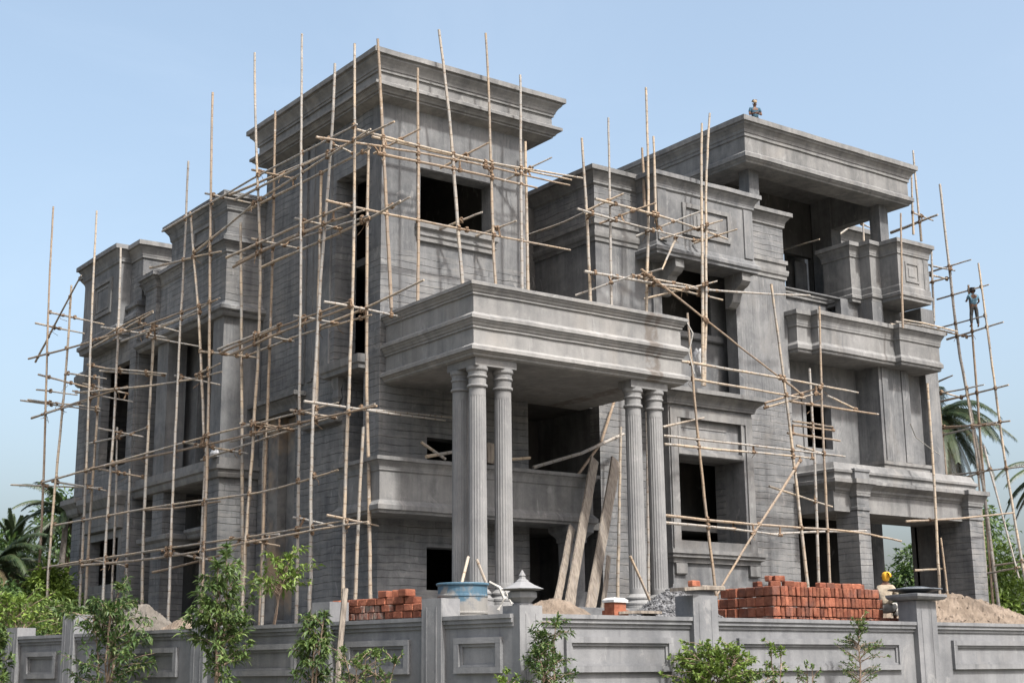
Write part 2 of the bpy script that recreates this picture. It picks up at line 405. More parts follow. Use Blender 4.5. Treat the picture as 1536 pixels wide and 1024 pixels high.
# --- porch roof, columns, plinth
mb = MB()
PR = lambda z: [(.0,z),(.05,z+.005),(.05,z+.08),(.08,z+.085),(.10,z+.14),(.15,z+.19),(.155,z+.24),(.2,z+.245),(.2,z+.34)]
mb.stack(rect(.215,8.17,-4.79,.3), [(-.02,8.83),(.0,8.85),(.05,8.86),(.07,8.92),(.13,8.955),(.14,8.99),(.2,8.995),(.2,9.1),(.05,9.19),(0,9.21)] + PR(9.66) + [(.05,10.1),(0,10.13)] + PR(10.64) + [(.1,11.02)])
part('porch_roof', mb, 'porch')
mb = MB()
mb.stack([(.3,-4.74),(1.75,-4.74),(1.75,-4.15),(.86,-4.15),(.86,-3.3),(.3,-3.3)], [(0,8.6),(0,8.85)]); part('column_beam', mb, 'mould')
mb = MB(); mb.stack(rect(6.1,7.6,-4.74,-4.15), [(0,8.6),(0,8.85)]); part('column_beam', mb, 'mould')
COLS = [(.57,-4.45), (1.46,-4.45), (.57,-3.62), (6.40,-4.45), (7.27,-4.45)]
shaft = None
for cx, cy in COLS:
    if shaft is None:
        mb = MB()
        prof = [(.262,2.36),(.262,2.5),(.262,2.55)] + [(.262-.018*k/8, 2.55+(7.72-2.55)*k/8) for k in range(1, 9)] + [(.243,7.78),(.243,8.0)]
        mb.lathe((0,0), prof, 80, flute=(2.55,7.72,20))
        shaft = part('column', mb, 'column', smooth=False)
        me = shaft.data
        mb = MB(); mb.lathe((0,0), [(.243,8.0),(.29,8.01),(.30,8.045),(.29,8.08),(.25,8.09),(.255,8.28),(.285,8.29),(.295,8.32),(.285,8.35),(.262,8.36),(.27,8.45),(.31,8.50),(.315,8.54),(.315,8.6)], 32)
        cap = mb.build('capital', M['column'], shaft, smooth=False)
        mb = MB(); mb.lathe((0,0), [(.44,1.88),(.44,2.0),(.41,2.01),(.43,2.05),(.43,2.10),(.36,2.14),(.34,2.19),(.37,2.22),(.37,2.26),(.33,2.30),(.27,2.36)], 32)
        base = mb.build('column_base', M['column'], shaft, smooth=False)
        for o in (cap, base): o.location = (0,0,0)
        off0 = shaft.location.copy(); s = shaft
    else:
        s = shaft.copy(); col.objects.link(s); s.parent = H
        for ch in (cap, base):
            c2 = ch.copy(); col.objects.link(c2); c2.parent = s
    s.location = off0 + Vector((cx, cy, 0)); s.rotation_euler = (0, 0, .3*cx)
mb = MB(); mb.stack(rect(-.35,8.6,-5.3,.0), [(0,.8),(0,1.5),(.06,1.52),(.06,1.88),(0,1.89)]); part('porch_plinth', mb, 'plaster')

# --- first floor balcony round the tower
mb = MB()
mb.stack([(-.75,-1.32),(7.3,-1.32),(7.3,-.02),(-.02,-.02),(-.02,1.1),(-.75,1.1)], [(-.1,4.70),(.04,4.70),(.06,4.76),(.12,4.80),(.12,4.93),(.03,5.04),(0,5.08),(0,5.9)] + cornice(6.34,.18,.4)[1:] + [(-.15,6.35)])
part('lower_balcony', mb, 'mould')
mb = MB(); mb.stack(rect(6.45,7.05,-1.15,-.55), [(.05,.9),(.05,2.6),(0,2.62),(0,4.15),(.05,4.18),(.05,4.3),(.12,4.4),(.22,4.5),(.22,4.7)]); part('balcony_pillar', mb, 'combed')

# --- entrance recess between tower and middle block
mb = MB()
panel(mb, 'y', 3.5, 3.8, 5.7, 8.75, .8, 17, [(6.2,8.2,1.9,4.4), (6.2,8.2,5.4,7.8)])
mb.box(5.7,8.75,.35,3.5,8.95,9.2); mb.box(5.7,8.75,.0,3.5,4.75,5.0); mb.box(5.7,8.75,7.7,8.0,.8,17); mb.box(5.7,8.75,.2,3.5,.8,1.9)
part('entrance_wall', mb, 'roomwall')

# --- middle block
BO = (11.4,14.59,4.17,7.42)
mb = MB()
panel(mb, 'y', 0, .5, 8.75, 18.3, .8, 9.9, [BO])
part('middle_wall', mb, 'scored')
mb = MB(); panel(mb, 'x', 8.75, 9.1, .5, 8, .8, 15.2); part('middle_side_wall', mb, 'plaster')
mb = MB(); panel(mb, 'x', 8.752, 9.1, .5, 8, 15.2, 17.0); part('upper_side_wall', mb, 'scored')
mb = MB(); panel(mb, 'y', 0, .5, 8.75, 18.3, 9.9, 15.2, [(11.7,15.5,9.9,14.95)])
part('upper_middle_wall', mb, 'combed')
mb = MB(); panel(mb, 'y', .002, .5, 8.752, 18.298, 15.2, 17.05); part('parapet_wall', mb, 'scored')
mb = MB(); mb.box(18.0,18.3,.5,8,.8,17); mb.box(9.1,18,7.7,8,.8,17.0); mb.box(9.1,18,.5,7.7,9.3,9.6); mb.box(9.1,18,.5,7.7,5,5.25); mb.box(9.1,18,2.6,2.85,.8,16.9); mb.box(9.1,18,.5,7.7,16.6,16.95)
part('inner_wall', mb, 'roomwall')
mb = MB(); panel(mb, 'y', 1.0, 1.25, 9.1, 18, 9.6, 16.6, [(11.5,15.2,12.5,15.0)]); mb.stack(rect(11.5,15.6,.9,1.0), [(0,12.2),(.06,12.25),(.06,12.45),(0,12.47)]); part('balcony_back_wall', mb, 'plaster')
mb = MB(); mb.stack(rect(8.75,18.3,0,8), [(-.3,16.95)] + [(0,17.0)] + cornice(17.62,.3,.58)[1:] + [(-.2,17.63)]); part('middle_cornice', mb, 'mould')
mb = MB()
mold = [(-.02,14.90),(.05,14.91),(.05,15.02),(.10,15.08),(.12,15.20),(.12,15.28),(.04,15.30),(.04,15.5),(.10,15.53),(.10,15.68),(-.02,15.70)]
mb.stack([(8.75,0),(10.75,0),(10.75,.3),(9.0,.3),(9.0,7.9),(8.75,7.9)], mold); part('string_course', mb, 'mould')
mb = MB(); mb.stack([(15.6,0),(18.3,0),(18.3,7.9),(18.1,7.9),(18.1,.3),(15.6,.3)], mold); part('string_course', mb, 'mould')
# projecting box over the balcony, with consoles
mb = MB()
mb.stack(rect(10.75,15.6,-1.0,.0), [(-.1,14.50),(.10,14.52),(.10,14.62),(.16,14.66),(.16,14.78),(.05,14.86),(.02,14.98),(0,15.02),(0,16.95)] + cornice(17.55,.28,.55)[1:] + [(-.1,17.56)])
for x0 in (10.8, 15.1): mb.box(x0, x0+.42, -1.06, -1.0, 15.05, 16.93)
bx = part('window_box', mb, 'plaster')
mb = MB(); frame(mb, 'y', -1.07, -1.0, 12.0, 14.4, 15.45, 16.65, .16); mb.box(12.55,13.85,-1.03,-1.0,15.75,16.35); mb.stack(rect(12.7,13.7,-1.06,-1.0), [(0,15.85),(.0,16.25)])
mb.build('panel_frame', M['mould'], bx)
for x0 in (11.62, 14.95):
    mb = MB()
    pr = [(-.05,14.5),(-.98,14.5),(-1.0,14.2),(-.86,14.05),(-.62,13.95),(-.5,13.75),(-.42,13.5),(-.22,13.32),(-.05,13.3)]
    for k in range(len(pr)):
        (y0, z0), (y1, z1) = pr[k], pr[(k+1) % len(pr)]
        mb.face([(x0,y0,z0),(x0+.42,y0,z0),(x0+.42,y1,z1),(x0,y1,z1)])
    mb.face([(x0,y,z) for y, z in pr]); mb.face([(x0+.42,y,z) for y, z in pr][::-1])
    part('console', mb, 'mould')
for a_, b_, d_ in ((11.3,11.7,-.12), (15.5,15.75,-.06)):
    mb = MB(); mb.box(a_,b_,d_,0,9.9,14.9); part('balcony_pilaster', mb, 'combed')
# window bay right of the porch
mb = MB()
panel(mb, 'y', -1.0, -.85, 11.0, 15.06, .8, 9.4, [BO, (11.55,14.55,7.62,8.82)])
panel(mb, 'y', -.849, -.003, 11.0, 15.06, .8, 9.4, [BO])
bay = part('window_bay', mb, 'plaster')
mb = MB(); frame(mb, 'y', -1.06, -1.0, 11.05, 15.02, 4.14, 9.05, .33); mb.build('window_surround', M['mould'], bay)
mb = MB(); frame(mb, 'y', -1.04, -1.0, 11.42, 14.6, 7.45, 8.95, .12)
for k in range(3): mb.box(11.7, 13.9, -.875+.0, -.85, 7.78+.32*k, 8.0+.32*k)
mb.build('lintel_panel', M['mould'], bay)
mb = MB(); mb.stack(rect(10.95,15.1,-1.1,-.2), [(-.05,3.72),(0,3.72),(0,3.85),(.12,3.9),(.12,4.0),(.18,4.02),(.18,4.15),(-.02,4.16)])
for x0 in (11.05, 14.55): mb.stack(rect(x0,x0+.5,-1.12,-.5), [(-.06,3.3),(0,3.35),(0,3.7)])
mb.build('window_sill', M['mould'], bay)
mb = MB(); mb.stack(rect(11.0,15.06,-1.0,.0), [(-.05,9.1)] + cornice(9.72,.48,.55) + [(-.2,9.73)]); mb.build('bay_cornice', M['mould'], bay)
mb = MB(); mb.stack(rect(10.9,15.16,-1.08,-.05), [(0,.8),(0,1.9),(.08,1.95),(.08,2.1),(0,2.12),(0,2.78),(.1,2.8),(.1,2.98),(-.02,2.99)]); mb.build('bay_plinth', M['plaster'], bay)

# --- right wing
LBP = [(18.35,.8),(18.35,-.43),(19.15,-.43),(19.15,-.78),(23.62,-.78),(23.62,-1.08),(26.1,-1.08),(26.1,.8)]
mb = MB(); mb.stack(LBP, [(-.2,11.98),(-.02,12.0),(.02,12.04),(.02,12.12),(.09,12.15),(.09,12.3),(.02,12.4),(0,12.44),(0,13.0)] + cornice(13.64,.22,.6)[1:] + [(-.15,13.65)])
part('wide_balcony', mb, 'mould')
UBP = [(22.92,2.08),(22.92,.62),(23.5,.62),(23.5,.06),(24.12,.06),(24.12,-.86),(26.08,-.86),(26.08,2.08)]
mb = MB(); mb.stack(UBP, [(-.12,14.86),(.02,14.88),(.02,15.0),(.08,15.04),(.08,15.16),(.03,15.2),(.03,15.42),(0,15.5),(0,16.78)] + cornice(17.4,.22,.6)[1:] + [(-.15,17.41)])
ub = part('upper_balcony', mb, 'mould')
mb = MB(); frame(mb, 'y', -.90, -.86, 24.55, 25.4, 15.65, 16.5, .08); mb.stack(rect(24.75,25.2,-.885,-.86), [(-.01,15.87),(0,15.9),(0,16.25),(-.01,16.28)]); mb.box(25.74,25.98,-.885,-.86,15.45,16.76)
mb.build('panel_frame', M['mould'], ub)
mb = MB(); mb.box(23.45,24.1,.05,.85,12.0,14.87); part('balcony_pier', mb, 'combed')
mb = MB()
panel(mb, 'y', .8, 1.1, 18.3, 27.0, .8, 12.3, [(19.9,21.35,8.62,10.35), (18.9,26.2,.8,6.0)])
panel(mb, 'y', .801, 1.1, 18.302, 26.99, 12.3, 15.0, [(18.6,22.4,13.4,14.95)])
panel(mb, 'y', 2.0, 2.25, 18.3, 23.2, 14.0, 15.35)
part('right_wing_wall', mb, 'plaster')
mb = MB(); frame(mb, 'y', .74, .8, 19.72, 21.53, 8.44, 10.53, .18); part('window_surround', mb, 'plaster')
mb = MB(); mb.stack(rect(18.3,23.0,1.95,2.3), [(0,15.0),(.05,15.04),(.05,15.12),(.10,15.18),(.10,15.34),(0,15.36)]); part('parapet_coping', mb, 'mould')
mb = MB()
mb.box(18.3,27,1.1,8,12.1,12.35); mb.box(18.3,27,1.1,8,7.25,7.5); mb.box(18.3,26.9,3.4,8,14.95,15.2)
mb.box(26.7,27,1.1,8,7.5,15); mb.box(18.3,26.7,3.6,3.85,7.5,12.1); mb.box(18.3,26.7,3.6,3.85,12.35,14.9)
mb.box(18.3,22.2,3.2,3.45,.8,7.25); mb.box(21.95,22.2,1.1,3.2,.8,7.25)
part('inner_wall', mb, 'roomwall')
mb = MB(); mb.box(23.0,24.85,-.4,.82,8.15,12.02); mb.box(23.15,23.5,-.45,-.4,8.2,11.95); mb.box(24.35,24.7,-.45,-.4,8.2,11.95); part('fluted_pier', mb, 'combed')
mb = MB(); mb.stack(rect(22.95,25.75,-.44,.75), [(.0,7.5),(.05,7.55),(.05,7.8),(.0,7.85),(0,8.0),(.06,8.05),(.06,8.18),(-.05,8.2)]); part('pier_pedestal', mb, 'mould')
mb = MB(); mb.box(26.2,27.02,-.22,.9,.9,14.9); part('corner_pilaster', mb, 'combed')
mb = MB(); mb.box(24.86,26.19,.1,.79,8.2,12.0); part('recess_wall', mb, 'plaster')
# loggia under the top roof
mb = MB()
panel(mb, 'y', 4.5, 4.75, 18.25, 25.4, 15.2, 20.5, [(22.9,25.0,15.2,18.0)])
mb.box(24.13,25.3,5.2,5.35,15.2,18.6)
part('loggia_back_wall', mb, 'roomwall')
mb = MB(); mb.box(24.42,25.15,4.98,5.04,15.2,17.9); part('door', mb, 'plaster')
mb = MB(); mb.box(16.6,17.1,3.4,3.65,17.6,19.5); mb.box(16.6,18.2,7.0,7.3,17.6,19.5); part('roof_room_wall', mb, 'roomwall')
mb = MB(); mb.box(24.98,25.6,3.3,4.4,15.2,20.5); mb.box(25.02,25.48,1.15,3.3,19.05,20.5); part('loggia_beam', mb, 'plaster')
for x0 in (17.2, 24.98):
    mb = MB(); mb.box(x0, x0+.54, .6, 1.15, 17.3, 19.55); part('roof_post', mb, 'combed')
mb = MB()
mb.stack(rect(16.5,26.3,.05,9.5), [(-.06,19.46),(.0,19.47),(.03,19.53),(.10,19.58),(.12,19.64),(.17,19.645),(.17,19.80),(.05,19.88),(0,19.92),(0,20.52),(.05,20.525),(.05,20.66),(.08,20.665),(.10,20.78),(.19,20.90),(.26,20.95),(.27,21.03),(.34,21.035),(.34,21.24),(.1,21.26)], cap=False)
A, Bq = rect(16.5,26.3,.05,9.5), rect(17.75,25.5,1.15,8.3)
A = offset(A, -.06)
for k in range(4):
    l = (k+1) % 4
    mb.face([(*A[k],19.462),(*A[l],19.462),(*Bq[l],19.462),(*Bq[k],19.462)]); mb.face([(*Bq[k],19.462),(*Bq[l],19.462),(*Bq[l],20.5),(*Bq[k],20.5)])
mb.face([(*p,20.5) for p in Bq]); mb.face([(*p,21.25) for p in offset(rect(16.5,26.3,.05,9.5), .12)])
part('roof_canopy', mb, 'mould')
# rear wing seen under the roof canopy
mb = MB(); mb.stack(rect(31.2,35.0,9.2,10.5), [(0,15.0),(0,21.1)] + cornice(22.05,.5,.9)[1:] + [(-.2,22.06)]); part('rear_wing', mb, 'mould')
mb = MB(); mb.box(3.2,21.5,8.3,15.5,.8,14.4); part('rear_wall', mb, 'plaster')

# --- right porch
for x0, x1, y0, y1 in ((19.35,20.0,-2.0,-.95), (25.95,26.78,-2.0,-.6)):
    mb = MB(); mb.stack(rect(x0,x1,y0,y1), [(0,.8),(0,5.85),(.04,5.87),(.04,5.98),(0,6.0),(0,6.35),(.05,6.4),(.05,6.5)])
    part('porch_pillar', mb, 'scored')
mb = MB()
mb.box(18.45,26.5,-1.68,.78,5.82,6.62)
for x0, x1, y0, y1 in ((19.35,20.0,-2.0,-.95), (25.95,26.78,-2.0,-.6)): mb.stack(rect(x0,x1,y0,y1), cornice(7.0,.26,.6) + [(-.05,7.01)])
mb.stack(rect(18.35,26.7,-1.86,.78), [(-.15,6.5),(-.12,6.55),(-.06,6.6),(-.04,6.68),(.10,6.78),(.2,6.85),(.2,6.98),(.02,7.02),(0,7.1),(0,7.2),(.08,7.25),(.08,7.34),(.0,7.4),(-.1,7.62),(-.6,7.64)])
part('side_porch_roof', mb, 'mould')
mb = MB(); mb.stack(rect(19.3,20.1,-2.02,-1.0), [(0,7.0),(0,7.3),(.04,7.32),(.04,7.4),(0,7.42)]); part('roof_pedestal', mb, 'plaster')
mb = MB(); mb.box(22.9,23.9,2.3,3.2,.8,7.2); part('inner_pillar', mb, 'combed')
mb = MB(); mb.box(25.3,26.0,2.4,3.0,.8,7.2); part('inner_pillar', mb, 'plaster')

# --- left wing
mb = MB()
mb.stack(rect(-1.45,1.2,8.15,15.5), [(-.3,12.42),(.12,12.45),(.16,12.5),(.2,12.58),(.3,12.66),(.3,12.78),(.06,12.9),(0,13.0),(0,14.75)] + cornice(15.3,.26,.5)[1:] + [(-.1,15.31)])
lw = part('left_bay', mb, 'scored')
mb = MB(); mb.stack(rect(-1.45,1.2,8.2,13.1), [(0,15.2),(.12,15.3),(.12,15.42),(.04,15.46),(0,15.56),(0,16.3)] + cornice(16.98,.3,.6)[1:] + [(-.1,16.99)]); part('left_upper_bay', mb, 'scored')
mb = MB(); frame(mb, 'x', -1.52, -1.45, 9.3, 11.0, 15.6, 16.25, .13); part('panel_frame', mb, 'mould')
mb = MB(); mb.stack(rect(-1.62,-1.45,14.0,15.0), [(0,12.95),(0,14.75)] + cornice(15.34,.3,.55)[1:] + [(-.05,15.35)]); part('bay_pilaster', mb, 'scored')
for q_ in ((-1.45,0.2,8.2,9.05), (-1.45,-.7,13.0,14.0), (-.4,.19,12.55,14.6)):
    mb = MB(); mb.box(*q_,7.4,12.44); part('bay_pier', mb, 'combed')
mb = MB(); panel(mb, 'x', .2, .5, 8.1, 15.5, .8, 12.5, [(9.6,12.5,7.4,12.2), (9.15,10.65,1.9,6.3)]); part('left_back_wall', mb, 'roomwall')
mb = MB(); mb.stack(rect(-1.5,.4,8.1,15.6), [(-.1,6.75),(0,6.78),(.05,6.9),(.05,7.0),(.14,7.05),(.14,7.18),(.0,7.2),(-.02,7.45),(-.1,7.46)]); part('bay_ledge', mb, 'mould')
for q_ in (rect(-1.4,.3,8.25,9.1), rect(-1.4,-.5,13.0,14.0)):
    mb = MB(); mb.stack(q_, [(0,.8),(0,6.8)]); part('ground_pier', mb, 'scored')
mb = MB(); mb.stack(rect(-1.42,-.3,12.3,14.8), [(-.03,4.7),(.02,4.75),(.05,4.9),(.16,5.0),(.16,5.15),(0,5.2)]); part('pier_capital', mb, 'mould')
mb = MB(); mb.stack(rect(-.8,.19,9.2,12.0), [(-.03,4.95),(.02,5.0),(.05,5.1),(.13,5.2),(.13,5.3),(0,5.35)]); part('pier_capital', mb, 'mould')
mb = MB(); mb.box(-.1,.19,10.7,12.5,.8,6.8); frame(mb, 'x', -.16, -.1, 11.0, 12.2, 3.0, 4.7, .1); frame(mb, 'x', -.16, -.1, 11.0, 12.2, 5.4, 6.6, .1); part('door_panel', mb, 'plaster')
# far block
mb = MB()
panel(mb, 'x', -1.5, -1.15, 15.8, 22.0, .8, 17.0, [(16.05,19.6,8.25,12.4), (16.75,19.8,3.4,5.7)])
panel(mb, 'y', 15.8, 16.04, -1.15, 6, .8, 17.0)
mb.box(-1.15,6,21.7,22.0,.8,17); mb.box(2.6,2.9,16.04,21.7,.8,17); mb.box(-1.15,6,16.04,21.7,16.7,17.0); mb.box(-1.15,2.6,16.04,21.7,6.3,6.6)
far = part('far_block_wall', mb, 'scored')
mb = MB(); mb.box(.55,3.1,8.12,8.3,.8,12.5); mb.box(.55,3.1,15.3,15.5,.8,12.5); part('inner_wall', mb, 'roomwall')
mb = MB(); mb.stack([(-1.5,15.8),(6,15.8),(6,22.0),(-1.5,22.0)], [(-.2,16.35)] + cornice(17.05,.32,.65) + [(-.2,17.06)]); part('far_cornice', mb, 'mould')
mb = MB(); mb.stack(rect(-2.0,-1.4,17.0,20.9), [(-.12,13.2),(.05,13.25),(.08,13.4),(.16,13.45),(.16,13.6),(.05,13.66),(.05,13.8),(0,13.9),(0,16.4)] + cornice(17.1,.32,.65)[1:] + [(-.1,17.11)]); mb.stack(rect(-1.6,-1.4,15.85,16.9), [(-.05,13.6),(.05,13.7),(.05,13.9),(.14,13.95),(.14,14.1),(0,14.3),(0,14.4),(.1,14.45),(.1,14.6),(-.05,14.7)])
fb = part('far_bay', mb, 'plaster')
mb = MB(); frame(mb, 'x', -2.07, -2.0, 17.7, 19.7, 14.5, 16.0, .16); frame(mb, 'x', -2.03, -2.0, 18.0, 19.4, 14.75, 15.75, .1); mb.build('panel_frame', M['mould'], fb)
mb = MB(); mb.stack(rect(-1.75,-1.45,20.9,22.0), [(-.04,12.1),(.05,12.2),(.1,12.4),(.1,12.55),(0,12.7)]); part('pilaster_capital', mb, 'mould')
mb = MB(); mb.stack(rect(-1.75,-1.45,20.9,22.05), [(-.04,6.6),(.05,6.7),(.1,6.9),(.28,7.1),(.28,7.3),(0,7.35)]); part('pilaster_capital', mb, 'mould')
mb = MB(); mb.box(-1.62,-1.5,20.9,21.9,.8,12.1); mb.box(-1.58,-1.5,15.9,16.5,.8,13.6); part('far_pilaster', mb, 'scored')
mb = MB(); mb.stack(rect(-1.75,-1.45,16.4,20.2), [(-.03,5.72),(.03,5.75),(.03,6.6),(.1,6.65),(.2,6.85),(.26,6.95),(.26,7.15),(0,7.2)]); frame(mb, 'x', -1.8, -1.75, 17.0, 19.6, 5.95, 6.45, .08)
mb.stack(rect(-1.7,-1.45,16.4,20.1), [(-.03,2.95),(0,3.0),(.05,3.08),(.05,3.3),(0,3.33)]); frame(mb, 'x', -1.6, -1.5, 16.45, 20.1, 3.34, 5.70, .3); part('window_surround', mb, 'mould')
